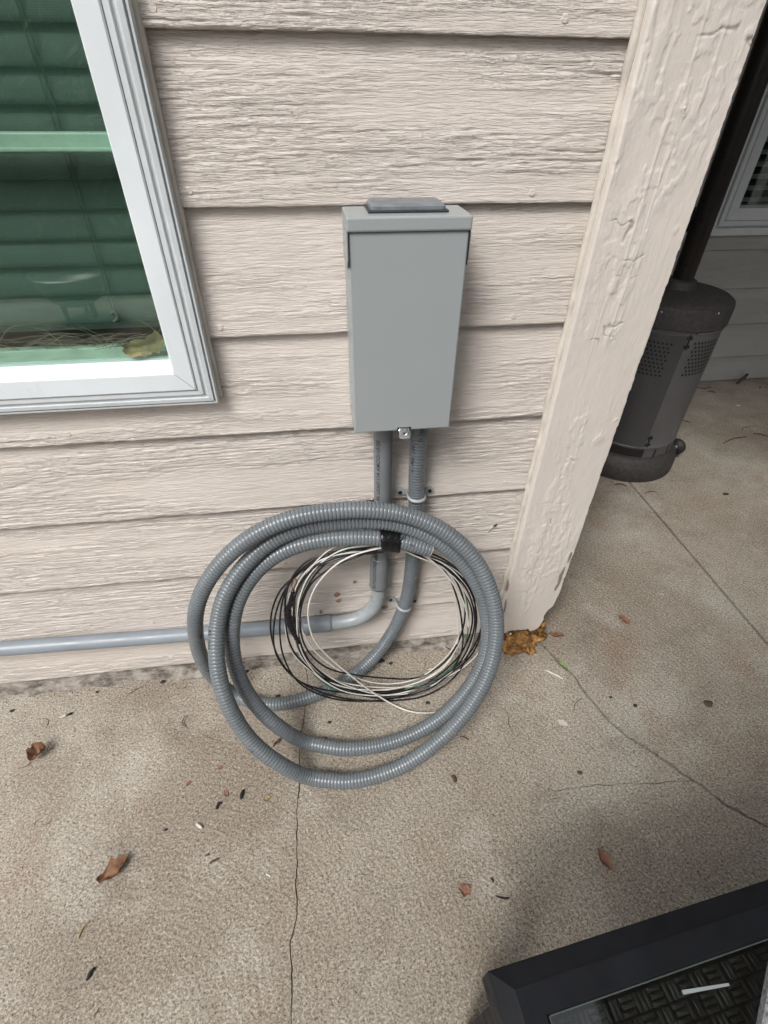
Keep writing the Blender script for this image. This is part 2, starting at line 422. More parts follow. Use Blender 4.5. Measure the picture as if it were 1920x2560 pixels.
cA = jag(c2P[:k2+1], seed=3); cB = jag(c2P[k2:], seed=4); bR = jag(brP, .0028, seed=9)
def side(J, w, sgn, taper=None):
    P, Nn, s = J; ww = w*(.45+1.1*vn(s*40, s*0, 31))
    if taper is not None: ww = ww*np.interp(s/s[-1], taper[0], taper[1])
    o = P+Nn*(ww*sgn)[:, None]; return [tuple(q) for q in o]
W = .00085
patio = empty('pavement'); tag(patio, kind='structure')
def slab(poly):
    out = []
    for q in poly:
        if not out or math.hypot(q[0]-out[-1][0], q[1]-out[-1][1]) > 2e-4: out.append(q)
    bm = bmesh.new(); vs = [bm.verts.new((q[0], q[1], 0)) for q in out]; f = bm.faces.new(vs)
    r = bmesh.ops.extrude_face_region(bm, geom=[f]); top = [v for v in r['geom'] if isinstance(v, bmesh.types.BMVert)]
    for v in vs: v.co.z = -.05
    bmesh.ops.triangulate(bm, faces=bm.faces[:], ngon_method='EAR_CLIP')
    return from_bm('slab_panel', bm, 'concrete', patio)
# directions: main runs to -y, its normal (-T.y,T.x) points to +x ; crack 2 likewise ; branch runs to -x so its normal points to -y
Lm = side(mA, W, -1)+side(mB, W, -1); Rm1 = side(mA, W, 1); Rm2 = side(mB, W, 1)
W2 = W*3.6
L2a = side(cA, W2, -1); L2b = side(cB, W2, -1); R2 = side(cA, W2, 1)+side(cB, W2, 1)
bt = ([0, .35, .5, .8, 1], [1, .8, .35, .3, .6])
Bn = side(bR, W, 1, bt); Bs = side(bR, W, -1, bt)   # +normal: towards -y (south piece)
JX = .684; FAR = 1.5; NEAR = -3.0
slab([(-4, .10), (Lm[0][0], .10)]+Lm[1:-1]+[(Lm[-1][0], NEAR), (-4, NEAR)])
slab([(Rm1[0][0], .10), (L2a[0][0], .10)]+L2a[1:-1]+Bs[1:-1]+Rm1[::-1][:-1])
slab(Bn[1:-1][::-1]+L2b[1:-1]+[(JX-.0042, -.722), (JX-.0042, NEAR), (Rm2[-1][0], NEAR)]+Rm2[1:-1][::-1])
slab([(R2[0][0], FAR), (JX-.0042, FAR)]+[(JX-.0042, -.716)]+R2[1:-1][::-1])
slab([(JX+.0042, FAR), (5, FAR), (5, NEAR), (JX+.0042, NEAR)])
mesh('joint_bed', [(-4, NEAR, -.030), (5, NEAR, -.030), (5, FAR, -.030), (-4, FAR, -.030)], [(0, 1, 2, 3)], 'soil', patio)

# ---- clapboard wall
E = .16
def grain(X, Z, s, amp=.0016, smoothing=0.):
    w = Z+.006*(fbm(X*2.2, Z*9, s)-.5)+.018*(fbm(X*1.1, Z*3, s+2)-.5)+.0013*(vn(X*70, Z*60, s+4)-.5)
    a = vn(X*26, w*330, s+1); b = vn(X*60+5, w*440, s+3); d = vn(X*10, w*400, s+5)
    h = sstep(.38, .60, a)*.52+sstep(.35, .65, b)*.30+sstep(.40, .58, d)*.38
    c = np.abs(vn(X*4, w*85, s+7)-.5)*2; h = h-.6*(1-sstep(0, .09, c))
    msk = sstep(.33, .55, fbm(X*2.3, Z*22, s+11, 3)-.10*sstep(.6, 1, (Z % E)/E)-smoothing)
    fine = vn(X*70, Z*120, s+15)*.18
    return amp*(h*(.18+.82*msk)+fine), .35+.65*msk
def board(x0, x1, z0, parent, seed, cut=None, dx=.005, dz=.0015, h=None, mat='siding', y0=0., amp=.0016, ez=None):
    h = h or E+.018; nx = max(2, int((x1-x0)/dx)+1); nz = max(2, int(h/dz)+1)
    xs = np.linspace(x0, x1, nx)
    if x0 < -1.7: xs = np.r_[np.linspace(x0, -1.32, 12), np.arange(-1.316, x1, dx), x1]; nx = len(xs)
    zs = np.linspace(0, h, nz); X, Z = np.meshgrid(xs, zs)
    z_edge = 0 if ez is None else ez(X)
    hg, gmk = grain(X, Z+z0, seed, amp)
    sag = .0012*(fbm(X*3, Z*0, seed+40)-.5)
    Y = y0+Z*(.0118/(E+.018))-hg+.0012
    Y = np.where(Z < .0012, Y+.0008, Y)
    edge = (vn(X*90, Z*0, seed+50)-.5)*.0009+(fbm(X*9, Z*0, seed+51)-.5)*.0016
    ZZ = Z+z0+np.exp(-Z/.004)*edge+sag
    n = nx*nz; V = np.stack([X, Y, ZZ], -1).reshape(-1, 3)
    i = np.arange(nz-1)[:, None]*nx; j = np.arange(nx-1)[None, :]
    Fc = np.stack([i+j, i+j+1, i+nx+j+1, i+nx+j], -1)
    if cut:
        cx = (xs[:-1]+xs[1:])/2; cz = z0+(zs[:-1]+zs[1:])/2
        CX, CZ = np.meshgrid(cx, cz); Fc = Fc[~((CX < cut[0]) & (CZ > cut[1]))]
    Fc = Fc.reshape(-1, 4).tolist()
    back = np.stack([X[0], Y[0]*0+y0+.0085, ZZ[0]], -1); bt_ = np.stack([X[-1], Y[-1]*0+y0+.0195, ZZ[-1]], -1)
    V = np.r_[V, back, bt_]
    for q in range(nx-1):
        Fc.append([n+q, n+q+1, q+1, q])
        if not cut or xs[q] > cut[0]: Fc.append([(nz-1)*nx+q, (nz-1)*nx+q+1, n+nx+q+1, n+nx+q]); Fc.append([n+q+1, n+q, n+nx+q, n+nx+q+1])
    Fc.append([q*nx+nx-1 for q in range(nz)]+[n+nx+nx-1, n+nx-1])
    return mesh('siding_board', V.tolist(), Fc, mat, parent, True, {'grain': np.r_[gmk.ravel(), np.zeros(2*nx)]})
wall = empty('house_wall', (-.6, 0, 0)); tag(wall, 'pinkish beige clapboard house wall carrying the grey electrical box', 'house wall')
WX, WZ = -.5495, .7075        # outer corner of the window frame
boards = []
for k in range(-1, 13):
    z0 = k*E if k > 0 else .031
    if k == -1: continue
    hh = (E+.018) if k > 0 else (E-.031+.018)
    vis = k < 9
    dx, dz = (.0036, .00112) if vis else (.03, .01)
    zt = z0+hh
    if zt <= WZ: b = board(-1.75, -.004, z0, wall, 20+k*3, None, dx, dz, hh)
    elif z0 < WZ: b = board(-1.75, -.004, z0, wall, 20+k*3, (WX-.012, WZ+.012), dx, dz, hh)
    else: b = board(WX-.012, -.004, z0, wall, 20+k*3, None, dx, dz, hh)
    keep(b, wall); boards.append((z0, b))
def board_at(z): return max([b for b in boards if b[0] <= z+.001], key=lambda t: t[0])[1]
# nail heads pressed into the boards
for p in [(382,20),(473,477),(550,819),(1413,46),(1330,482),(1283,791),(170,1086),(250,1271),(338,1421),(380,1559),(429,1644),(704,1528),(1262,1207)]:
    P = onY(*p, .001); b = board_at(P[2]); bm = bmesh.new()
    zz = (P[2]-[q[0] for q in boards if q[1] is b][0]); yy = zz*.066-.0001
    bmesh.ops.create_cone(bm, cap_ends=True, segments=12, radius1=.0042, radius2=.0036, depth=.0012, matrix=Matrix.Translation((P[0], yy, P[2])) @ Matrix.Rotation(R(90), 4, 'X'))
    keep(from_bm('nail_head', bm, 'siding', b), wall)
# bare spots where paint has come off
def blob2d(r1, r2, seed, n=18, rot=0):
    out = []
    for i in range(n):
        a = 2*math.pi*i/n; k_ = .7+.6*float(vn(math.cos(a)*1.6+3, math.sin(a)*1.6+3, seed)); x = r1*k_*math.cos(a); y = r2*k_*math.sin(a)
        out.append((x*math.cos(rot)-y*math.sin(rot), x*math.sin(rot)+y*math.cos(rot)))
    return out
for i, (p, r1, r2) in enumerate([((843,1490),.007,.006),((847,1504),.006,.005),((802,1530),.003,.007),((960,1519),.008,.004),((784,1584),.007,.003),((770,1590),.005,.003),((888,1460),.004,.003),((796,1440),.003,.002)]):
    P = onY(*p, .0); b = board_at(P[2]); z0b = [q[0] for q in boards if q[1] is b][0]; yy = (P[2]-z0b)*.066-.0016
    pts = blob2d(r1, r2, i+3); V = [(P[0]+x, yy, P[2]+y) for x, y in pts]+[(P[0]+x*1.1, yy+.002, P[2]+y*1.1) for x, y in pts]
    n = len(pts); o = mesh('bare_patch', V, [list(range(n))[::-1]]+[(j, (j+1) % n, n+(j+1) % n, n+j) for j in range(n)], 'bare', b)
for o in [o for o in bpy.data.objects if o.name.startswith(('nail_head', 'bare_patch'))]:
    P = sum((v.co for v in o.data.vertices), Vector())/len(o.data.vertices); b = board_at(P.z)
    o.parent = b; o.matrix_parent_inverse = Matrix.Identity(4)
# rough foundation strip under the siding
nx = 320; xs = np.linspace(-1.75, .0, nx); V = []; Fc = []
prof = [(.012, .040), (.0085, .028), (.003, .020), (-.002, .010), (-.008, .003), (-.015, .0006)]
for i, x in enumerate(xs):
    for j, (py, pz) in enumerate(prof):
        n_ = (float(vn(x*45, j*2.1, 3))-.5)*.007+(float(vn(x*12, j, 5))-.5)*.006
        V.append((x, py+n_+(float(vn(x*25, 0, 8))-.5)*.014*(j == 5), max(pz+n_*.35*(j < 5), .0004)))
k_ = len(prof)
for i in range(nx-1):
    for j in range(k_-1): Fc.append((i*k_+j, i*k_+j+1, (i+1)*k_+j+1, (i+1)*k_+j))
keep(mesh('foundation_strip', V, Fc, 'foundation', wall, True), wall)
# backing, so that no light leaks through
keep(box('sheathing', -.545, .10, .022, .05, .0, 2.11, 'room', wall), wall); keep(box('sheathing', -1.75, -.545, .022, .05, .0, .69, 'room', wall), wall)

# ---- corner board with blistered paint, chipped edge and rotten foot
def corner_board():
    x0, x1, zt = -.0095, .1255, 2.11
    us = np.r_[np.linspace(0, 1, 96)]; vt = np.r_[np.linspace(0, 1.25, 900), np.linspace(1.26, zt, 60)]
    U, Vv = np.meshgrid(us, vt)
    zb = .046+.012*(vn(U*9, U*0, 3)-.5)+sstep(.72, 1., U)*.05+.006*(vn(U*30, U*0, 4)-.5)
    Z = zb+(zt-zb)*(Vv/zt)
    X = x0+U*(x1-x0)
    w = X+.006*(fbm(X*8, Z*5, 61)-.5)
    rid = np.abs(vn(w*75, Z*5.5, 62)-.5)*2
    msk = sstep(.42, .62, fbm(X*14, Z*5, 63)+.18*np.exp(-((U-.42)/.25)**2)-.04)
    h = .0007*(1-sstep(0, .35, rid))*msk
    h += .0005*sstep(.50, .56, fbm(X*46, Z*9, 66))*msk+.0008*sstep(.45, .6, fbm(X*90, Z*60, 67))*msk
    crk = np.abs(vn(X*12, Z*55+.5*vn(X*90, Z*40, 70), 68)-.5)*2
    ck = (1-sstep(0, .045, crk))*sstep(.54, .62, vn(X*26, Z*34, 69))*sstep(.35, .6, msk+.3)
    h -= .0012*ck
    h += .0006*fbm(X*160, Z*60, 71)
    for (px, py, r) in [(1498,1097,.009),(1560,1080,.004),(1540,1050,.003),(1710,272,.007),(1690,575,.003),(1372,1403,.004)]:
        P = onY(px, py, -.018); d2 = ((X-P[0])**2+((Z-P[2])*.9)**2)/r**2; h += .0016*np.exp(-d2)*(.3+1.4*vn(X*500, Z*500, 73))
    Y = -.0175-h+.006*sstep(.98, 1, U)+.004*(1-sstep(0, .02, U))
    # chewed right edge
    chip = sstep(.66, .75, vn(X*0+3, Z*46, 75))*.0012+(vn(X*0, Z*190, 76))*.0011
    low = .018*np.exp(-((Z-.09)/.05)**2)*(.5+vn(X*0, Z*60, 78))
    X = X-sstep(.8, 1, U)*(chip+low*sstep(.0, .3, .3-(Z-.05)*1.0))
    wear = np.clip(ck*.6, 0, 1)
    for (px, py, rx_, rz_) in [(1402,1443,.0045,.035),(1424,1392,.0028,.02),(1390,1470,.004,.012),(1377,1530,.007,.010),(1268,1470,.003,.03),(1262,1520,.003,.03)]:
        P = onY(px, py, -.018); d2 = ((X-P[0])/rx_)**2+((Z-P[2])/rz_)**2
        wear = np.maximum(wear, sstep(1.2, .7, d2+1.1*(vn(X*260, Z*90, 80)-.5))*.95)
    V = np.stack([X, Y, Z], -1).reshape(-1, 3); nx_, nz_ = U.shape[1], U.shape[0]; n = nx_*nz_
    i = np.arange(nz_-1)[:, None]*nx_; j = np.arange(nx_-1)[None, :]
    Fc = np.stack([i+j, i+j+1, i+nx_+j+1, i+nx_+j], -1).reshape(-1, 4).tolist()
    L = V.reshape(nz_, nx_, 3)
    lb = L[:, 0].copy(); lb[:, 1] = .012; rb = L[:, -1].copy(); rb[:, 1] = .004; bb = L[0].copy(); bb[:, 1] = .004
    o1 = n; o2 = n+nz_; o3 = o2+nz_
    V = np.r_[V, lb, rb, bb]; wr = np.r_[wear.ravel(), np.zeros(2*nz_), np.ones(nx_)*.9]
    for q in range(nz_-1):
        Fc.append([o1+q, q*nx_, (q+1)*nx_, o1+q+1]); Fc.append([q*nx_+nx_-1, o2+q, o2+q+1, (q+1)*nx_+nx_-1])
    for q in range(nx_-1): Fc.append([o3+q, o3+q+1, q+1, q])
    return mesh('corner_board', V.tolist(), Fc, 'trim', wall, True, {'wear': wr})
keep(corner_board(), wall)
keep(box('side_board', .098, .1135, .010, .12, .13, 2.11, 'trim', wall, .002), wall)
keep(box('core_post', .012, .110, .006, .10, .012, 2.11, 'soil', wall), wall)
P, s = resample(np.array([(-.0125, -.004, .04), (-.0118, -.004, 2.11)]), .006)
P[:, 0] += (vn(s*30, s*0, 90)-.5)*.003; P[:, 1] += (vn(s*50, s*0, 91)-.5)*.002
keep(tube('caulk_bead', P, .0042+.0016*vn(s*40, s*0, 92), 'caulk', wall, 8), wall)
P, s = resample(np.array([(WX+.001, .002, WZ), (WX+.001, .002, 2.0)]), .01)
keep(tube('caulk_bead', P, .003+.003*vn(s*25, s*0, 93), 'caulk', wall, 8), wall)

# ---- side wall of the recess (faces the porch) and back wall of the porch
side_w = empty('side_wall', (.12, .7, 0)); tag(side_w, 'narrow siding wall returning from the corner board into the porch', 'house wall')
for k in range(0, 13):
    bm = bmesh.new(); bx(bm, .100, .112, .121, 1.32, k*E+.006, k*E+E+.004, .001); keep(from_bm('siding_board', bm, 'shaded_siding', side_w), side_w)
back = empty('porch_back_wall', (1.5, 1.325, 0)); tag(back, 'beige clapboard wall behind the patio heater, shade put into its colour', 'house wall')
BY = 1.325; BE = .1562; bz0 = .645   # a board edge stands at z = .586 etc.
edges = [.004, .1213, .2774, .4331, .5861, .742, .898, 1.054, 1.21, 1.366, 1.522, 1.678, 1.834, 1.99, 2.105]
BWX, BWZ = 1.168, .645
for i in range(len(edges)-1):
    z0 = edges[i]; hh = edges[i+1]-z0+.014
    if z0+hh < BWZ: b = board(.112, 4.6, z0, back, 200+i*3, None, .03, .004, hh, 'shaded_siding', BY, .0009)
    elif z0 < BWZ: b = board(.112, 4.6, z0, back, 200+i*3, None, .03, .004, BWZ-z0+.01, 'shaded_siding', BY, .0009)
    else: b = board(.112, BWX+.01, z0, back, 200+i*3, None, .03, .004, hh, 'shaded_siding', BY, .0009); keep(b, back); b = board(2.79, 4.6, z0, back, 200+i*3, None, .03, .004, hh, 'shaded_siding', BY, .0009)
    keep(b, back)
keep(box('sheathing', .10, 4.6, BY+.06, BY+.09, 0, 2.11, 'room', back), back)
# porch roof over the recess, eave above the near wall
roof = empty('porch_roof', (2, .6, 2.3)); tag(roof, 'low porch roof with beige soffit over the heater corner, front bay added for shade', 'roof')
keep(box('soffit', .42, 4.6, -1.5, -.43, 2.122, 2.15, 'roof', roof), roof); keep(box('roof_deck', .40, 4.6, -1.6, -.51, 2.155, 2.23, 'shingle', roof), roof); keep(box('added_roof_post', 3.62, 3.74, -1.45, -1.33, 0, 2.12, 'shaded_siding', roof), roof)  # forward roof bay and post, added out of view to darken the porch side
keep(box('soffit', -1.8, 4.6, -.42, 1.45, 2.122, 2.15, 'roof', roof), roof); keep(box('roof_deck', -1.8, 4.6, -.5, 1.6, 2.155, 2.23, 'shingle', roof), roof)
pw = tag(box('porch_end_wall', 3.0, 3.15, -.4, 1.30, 0, 2.11, 'shaded_siding', None, .004), 'plain beige wall closing the far side of the porch', 'house wall')

# ================================================================== WINDOWS
def l_frame(name, prof, cx, cz, left, top, mat, parent, sgn=-1, gap=.0):
    """two mitred members following the same profile: a jamb going up and a sill going sideways. prof = (inset, y) list"""
    out = []
    V = [(cx+sgn*u, y, cz+u+gap) for u, y in prof]+[(cx+sgn*u, y, top) for u, y in prof]; n = len(prof)
    Fc = [(i, i+1, n+i+1, n+i) for i in range(n-1)]; out.append(mesh(name+'_jamb', V, Fc, mat, parent))
    V = [(cx+sgn*(u+gap), y, cz+u) for u, y in prof]+[(left, y, cz+u) for u, y in prof]
    out.append(mesh(name+'_sill', V, [(i, i+1, n+i+1, n+i) for i in range(n-1)], mat, parent))
    for o in out: keep(o, parent)
    return out
win = empty('window', (-.9, 0, .71)); tag(win, 'white vinyl framed window with green tinted glass left of the electrical box', 'window')
TOPZ, LEFT = 1.75, -1.75
l_frame('outer_moulding', [(0, .02), (0, -.018), (.0022, -.0185), (.0026, -.012), (.0045, -.012), (.0050, -.0195), (.0105, -.0205), (.0115, -.0175), (.0160, -.0175), (.0172, -.0215), (.0235, -.0215), (.0237, -.006)], WX, WZ, LEFT, TOPZ, 'vinyl_dirty', win, gap=.0003)
l_frame('sash_frame', [(.0243, -.005), (.0243, -.0225), (.0262, -.0240), (.0500, -.0225), (.0520, -.020), (.0590, .016), (.0592, .05)], WX, WZ+.0004, LEFT, TOPZ, 'vinyl', win, gap=.0004)
l_frame('frame_seal', [(.0236, -.008), (.0244, -.008)], WX, WZ, LEFT, TOPZ, 'gasket', win)
# head and left jamb out of the picture
keep(box('head', LEFT-.02, WX, -.02, .05, TOPZ, TOPZ+.06, 'vinyl', win), win); keep(box('left_jamb', LEFT-.05, LEFT, -.02, .05, WZ, TOPZ+.06, 'vinyl', win), win)
GX = WX-.0588; GZ = WZ+.0592
keep(box('pane', LEFT, GX, .012, .016, GZ, TOPZ, 'glass', win), win)
keep(box('insect_screen', LEFT, GX-.006, .0635, .0639, GZ+.030, TOPZ, 'screen', win), win)
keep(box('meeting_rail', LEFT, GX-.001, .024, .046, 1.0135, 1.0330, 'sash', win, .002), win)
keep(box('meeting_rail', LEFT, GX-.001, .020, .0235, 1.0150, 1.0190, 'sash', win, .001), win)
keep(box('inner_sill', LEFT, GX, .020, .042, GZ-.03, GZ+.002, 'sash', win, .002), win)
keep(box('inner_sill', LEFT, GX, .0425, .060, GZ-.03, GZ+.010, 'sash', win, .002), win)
keep(box('inner_jamb', GX-.0004, GX+.05, .018, .062, GZ+.0, TOPZ, 'sash', win, .001), win)
room = empty('room_interior', (-1.1, .5, 0)); tag(room, kind='structure')
for a in [(-2.2, .09, 1.0, 1.05, 0, 2.1), (-2.2, -2.15, .06, 1.0, 0, 2.1), (.06, .09, .12, 1.0, .02, 2.1), (-2.2, .09, .06, 1.0, 0, .015), (-2.2, .09, .06, 1.0, 2.08, 2.1), (-2.2, -1.75, .02, .05, 0, 2.1), (-1.8, -.54, .02, .05, 1.78, 2.3)]:
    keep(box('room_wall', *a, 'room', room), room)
blind = empty('window_blind', (-.9, .08, .8)); tag(blind, 'closed horizontal slat blind hanging behind the green tinted window', 'blind')
zs = [.8423-.0385*k for k in (1,)]+[.8423, .8813, .9139, .9493, .9823, 1.019, 1.0563, 1.0892, 1.1263]+[1.1263+.0358*k for k in range(1, 18)]
for i, z in enumerate(zs):
    h = .0395; bm = bmesh.new(); n = 6
    V = []; Fc = []
    x0s, x1s = LEFT+.02, GX-.012
    for j in range(n+1):
        t = j/n; bow = .0035*math.sin(math.pi*t); V += [(x0s, .071+t*.013-bow, z+t*h), (x1s, .071+t*.013-bow, z+t*h+.0006)]
    for j in range(n+1):
        t = j/n; bow = .0035*math.sin(math.pi*t); V += [(x0s, .0725+t*.013-bow, z+t*h), (x1s, .0725+t*.013-bow, z+t*h+.0006)]
    for j in range(n):
        a = 2*j; Fc.append((a, a+1, a+3, a+2)); b_ = 2*(n+1)+2*j; Fc.append((b_+2, b_+3, b_+1, b_))
    Fc.append((0, 2*(n+1), 2*(n+1)+1, 1)); Fc.append((2*n, 2*n+1, 4*n+3, 4*n+2))
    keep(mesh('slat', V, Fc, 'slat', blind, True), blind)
for dx in (0, .0045):
    P = catmull([(-.6832+dx, .0690, 1.6), (-.6832+dx, .0690, 1.1427), (-.6843+dx*1.5, .0690, 1.0895), (-.686+dx, .0690, .9), (-.6866+dx, .062, .815)], 8)
    keep(tube('lift_cord', P, .0009, 'cord', blind, 6), blind)
keep(tube('cord_knot', catmull([(-.690, .061, .818), (-.684, .060, .822), (-.681, .0605, .814), (-.688, .060, .808)], 5), .0022, 'cord', blind, 6), blind)
# dry grass caught behind the glass
rs = random.Random(4); VV = []; FF = []
for i in range(30):
    right_side = i < 18
    x = rs.uniform(-.72, -.615) if right_side else rs.uniform(-.90, -.73)
    L = rs.uniform(.03, .09); a = rs.uniform(-.5, 1.0)*(1 if rs.random() < .6 else -1); y = rs.uniform(.026, .055)
    p0 = np.array([x, y, GZ+rs.uniform(.008, .02)]); p2 = p0+[L*math.cos(a)*rs.choice((-1, 1)), 0, abs(L*math.sin(a))*.55+.003]; p1 = (p0+p2)/2+[0, 0, rs.uniform(.0, .012)]
    for q in (p0, p1, p2): q[0] = min(q[0], GX-.004)
    a_, b_ = tube_data(catmull([p0, p1, p2], 5), .00042, 4, True, len(VV)); VV += a_.tolist(); FF += b_
gobj = mesh('dry_grass', VV, FF, 'straw'); tag(gobj, 'tangle of dry grass strands lying behind the window glass', 'dry grass', kind='stuff')
VV = []; FF = []
for i in range(40):
    x = rs.uniform(-.90, -.63); L = rs.uniform(.02, .07); y = rs.uniform(.045, .062)
    p0 = np.array([x, y, GZ+.012+rs.uniform(0, .004)]); p2 = p0+[L, 0, rs.uniform(-.003, .010)]; p2[0] = min(p2[0], GX-.004); p1 = (p0+p2)/2+[0, 0, .003]
    a_, b_ = tube_data(catmull([p0, p1, p2], 4), rs.uniform(.0006, .0013), 4, True, len(VV)); VV += a_.tolist(); FF += b_
tag(mesh('dirt_litter', VV, FF, 'twig'), 'dark plant litter gathered along the inner window sill', 'litter', kind='stuff')

def leaf(name, a, b, width, mat, label, cat='leaf', lift=.003, curl=.006, seed=0, stem=0., group=None, nrm=(0, 0, 1)):
    """a thin curled leaf from point a to point b, lying on the surface with normal nrm"""
    a = np.array(a, float); b = np.array(b, float); d = b-a; L = np.linalg.norm(d); d /= L; nv = np.array(nrm, float); sde = np.cross(nv, d); sde /= np.linalg.norm(sde)
    nu, nw = 16, 8; V = []
    for th in (0, .0007):
        for i in range(nu+1):
            t = i/nu; w = width*(math.sin(math.pi*min(1, max(.0, t*.96+.02)))**.7)*(.62+.75*float(vn(t*5, 1, seed)))*(1+.5*(float(vn(t*15, 3, seed+1))-.5))
            for j in range(nw+1):
                s_ = (j/nw-.5)*2; off = s_*w/2*(1+.7*(float(vn(t*11, (s_ > 0)*5, seed+3))-.5)*abs(s_))+width*.35*(float(vn(t*2.2, 7, seed+5))-.5)
                z = lift*.3+curl*(s_*s_)*(.4+float(vn(t*4, s_*1.5+4, seed+6)))+lift*2*float(vn(t*6, s_*2+9, seed+8))+th
                V.append(tuple(a+d*L*t+sde*off+nv*z))
    Fc = []; n = (nu+1)*(nw+1)
    for i in range(nu):
        for j in range(nw):
            q = i*(nw+1)+j; Fc.append((q, q+1, q+nw+2, q+nw+1)); Fc.append((n+q+nw+1, n+q+nw+2, n+q+1, n+q))
    if stem:
        p0 = a+nv*.002; p1 = a-d*stem*.5+sde*stem*.12+nv*.001; p2 = a-d*stem+sde*stem*.5+nv*.0012
        v2, f2 = tube_data(catmull([p0, p1, p2], 4), .0008, 5, True, len(V)); V += [tuple(x) for x in v2.tolist()]; Fc += f2
    o = mesh(name, V, Fc, mat, None, True); tag(o, label, cat, group); return o
leaf('dry_leaf', (-.674, .030, GZ+.018), (-.6125, .030, GZ+.020), .036, 'leaf_olive', 'crumpled yellow brown leaf wedged behind the glass in the lower window corner', lift=.004, curl=.008, seed=5, nrm=(0, -1, .25))

# porch window
bw = empty('window', (2, BY, .645)); tag(bw, 'white framed porch window partly hidden by the heater pole', 'window')
bt_ = 2.0; br_ = 2.78
def rframe(name, prof, mat):
    n = len(prof)
    V = [(BWX+u, y, BWZ+u) for u, y in prof]+[(BWX+u, y, bt_) for u, y in prof]; keep(mesh(name+'_jamb', V, [(n+i, n+i+1, i+1, i) for i in range(n-1)], mat, bw), bw)
    V = [(BWX+u+.0004, y, BWZ+u) for u, y in prof]+[(br_, y, BWZ+u) for u, y in prof]; keep(mesh(name+'_sill', V, [(i, i+1, n+i+1, n+i) for i in range(n-1)], mat, bw), bw)
rframe('outer_moulding', [(0, BY+.02), (0, BY-.02), (.026, BY-.020), (.027, BY-.008), (.034, BY-.008), (.035, BY-.024), (.052, BY-.024), (.053, BY-.010)], 'vinyl_dirty')
rframe('sash_frame', [(.054, BY-.010), (.054, BY-.026), (.094, BY-.022), (.100, BY+.010), (.100, BY+.05)], 'vinyl_dirty')
keep(box('right_jamb', br_, br_+.06, BY-.02, BY+.05, BWZ, bt_+.06, 'vinyl_dirty', bw), bw); keep(box('head', BWX, br_, BY-.02, BY+.05, bt_, bt_+.06, 'vinyl_dirty', bw), bw)
keep(box('pane', BWX+.1, br_, BY+.008, BY+.012, BWZ+.1, bt_, 'glass_dark', bw), bw)
bbl = empty('window_blind', (2, BY+.03, .75)); tag(bbl, 'half open white slat blind behind the porch window', 'blind')
for k in range(32):
    z = .755+k*.038
    V = [(BWX+.11, BY+.020, z), (br_, BY+.020, z), (br_, BY+.046, z+.010), (BWX+.11, BY+.046, z+.010)]; V += [(x, y, zz+.0015) for x, y, zz in V]
    keep(mesh('slat', V, [(0, 1, 2, 3), (7, 6, 5, 4), (0, 4, 5, 1), (1, 5, 6, 2), (2, 6, 7, 3), (3, 7, 4, 0)], 'back_slat', bbl), bbl)

# ================================================================== ELECTRICAL BOX
eb = empty('electrical_box', (-.278, 0, .683)); tag(eb, 'grey metal electrical disconnect box mounted on the clapboard wall', 'electrical box')
X0, X1 = -.3482, -.2022; BF = -.0780; BZ0, BZ1 = .6755, .9615
def K(o): return keep(o, eb)
K(box('body', X0+.004, X1-.004, BF+.014, .012, BZ0+.0035, BZ1-.018, 'box', eb, .0015))
K(box('cover', X0, X1, BF, BF+.0135, BZ0, BZ1-.0165, 'box', eb, .0022))
for sx in (X0, X1):
    sg = 1 if sx == X0 else -1
    K(box('side_flange', min(sx, sx+sg*.0016), max(sx, sx+sg*.0016), BF+.0135, -.004, BZ0+.0005, BZ1-.058, 'box', eb, .0006))
K(box('hood', X0-.0020, X1+.0020, BF-.0035, -.010, BZ1-.0162, BZ1, 'box', eb, .0024))
for sx, sg in ((X0-.0018, 1), (X1+.0018, -1)):
    zt = BZ1-.0160
    V = [(sx, -.010, zt), (sx, BF-.0015, zt), (sx, BF, zt-.031), (sx, BF+.0055, zt-.0415), (sx, -.010, zt-.0415)]; V += [(x+sg*.0013, y, z) for x, y, z in V]
    K(mesh('hood_cheek', V, [(0, 1, 2, 3, 4), (9, 8, 7, 6, 5)]+[(i, (i+1) % 5, 5+(i+1) % 5, 5+i) for i in range(5)], 'box', eb))
    K(box('cheek_gap', min(sx+sg*.0014, sx+sg*.0022), max(sx+sg*.0014, sx+sg*.0022), BF-.0025, BF+.012, zt-.038, zt-.0004, 'dark_hole', eb))
HZ = BZ1+.0002
K(box('hub_gasket', -.3225, -.2255, -.0635, -.0100, HZ, HZ+.0026, 'gasket', eb, .001))
bm = bmesh.new(); vs = []
for (x0_, x1_, y0_, y1_, z_) in [(-.3195, -.2285, -.0605, -.012, HZ+.0027), (-.3195, -.2285, -.0605, -.012, HZ+.0062), (-.3160, -.2320, -.0570, -.014, HZ+.0088)]:
    ring = []
    for (cx_, cy_, a0) in ((x1_-.006, y0_+.006, -90), (x1_-.006, y1_-.006, 0), (x0_+.006, y1_-.006, 90), (x0_+.006, y0_+.006, 180)):
        for q in range(5): a = R(a0+q*22.5); ring.append(bm.verts.new((cx_+.006*math.cos(a), cy_+.006*math.sin(a), z_)))
    vs.append(ring)
for a, b_ in zip(vs, vs[1:]):
    for i in range(20): bm.faces.new((a[i], a[(i+1) % 20], b_[(i+1) % 20], b_[i]))
bm.faces.new(vs[-1]); bm.faces.new(vs[0][::-1])
K(from_bm('hub_plate', bm, 'hub', eb, False))
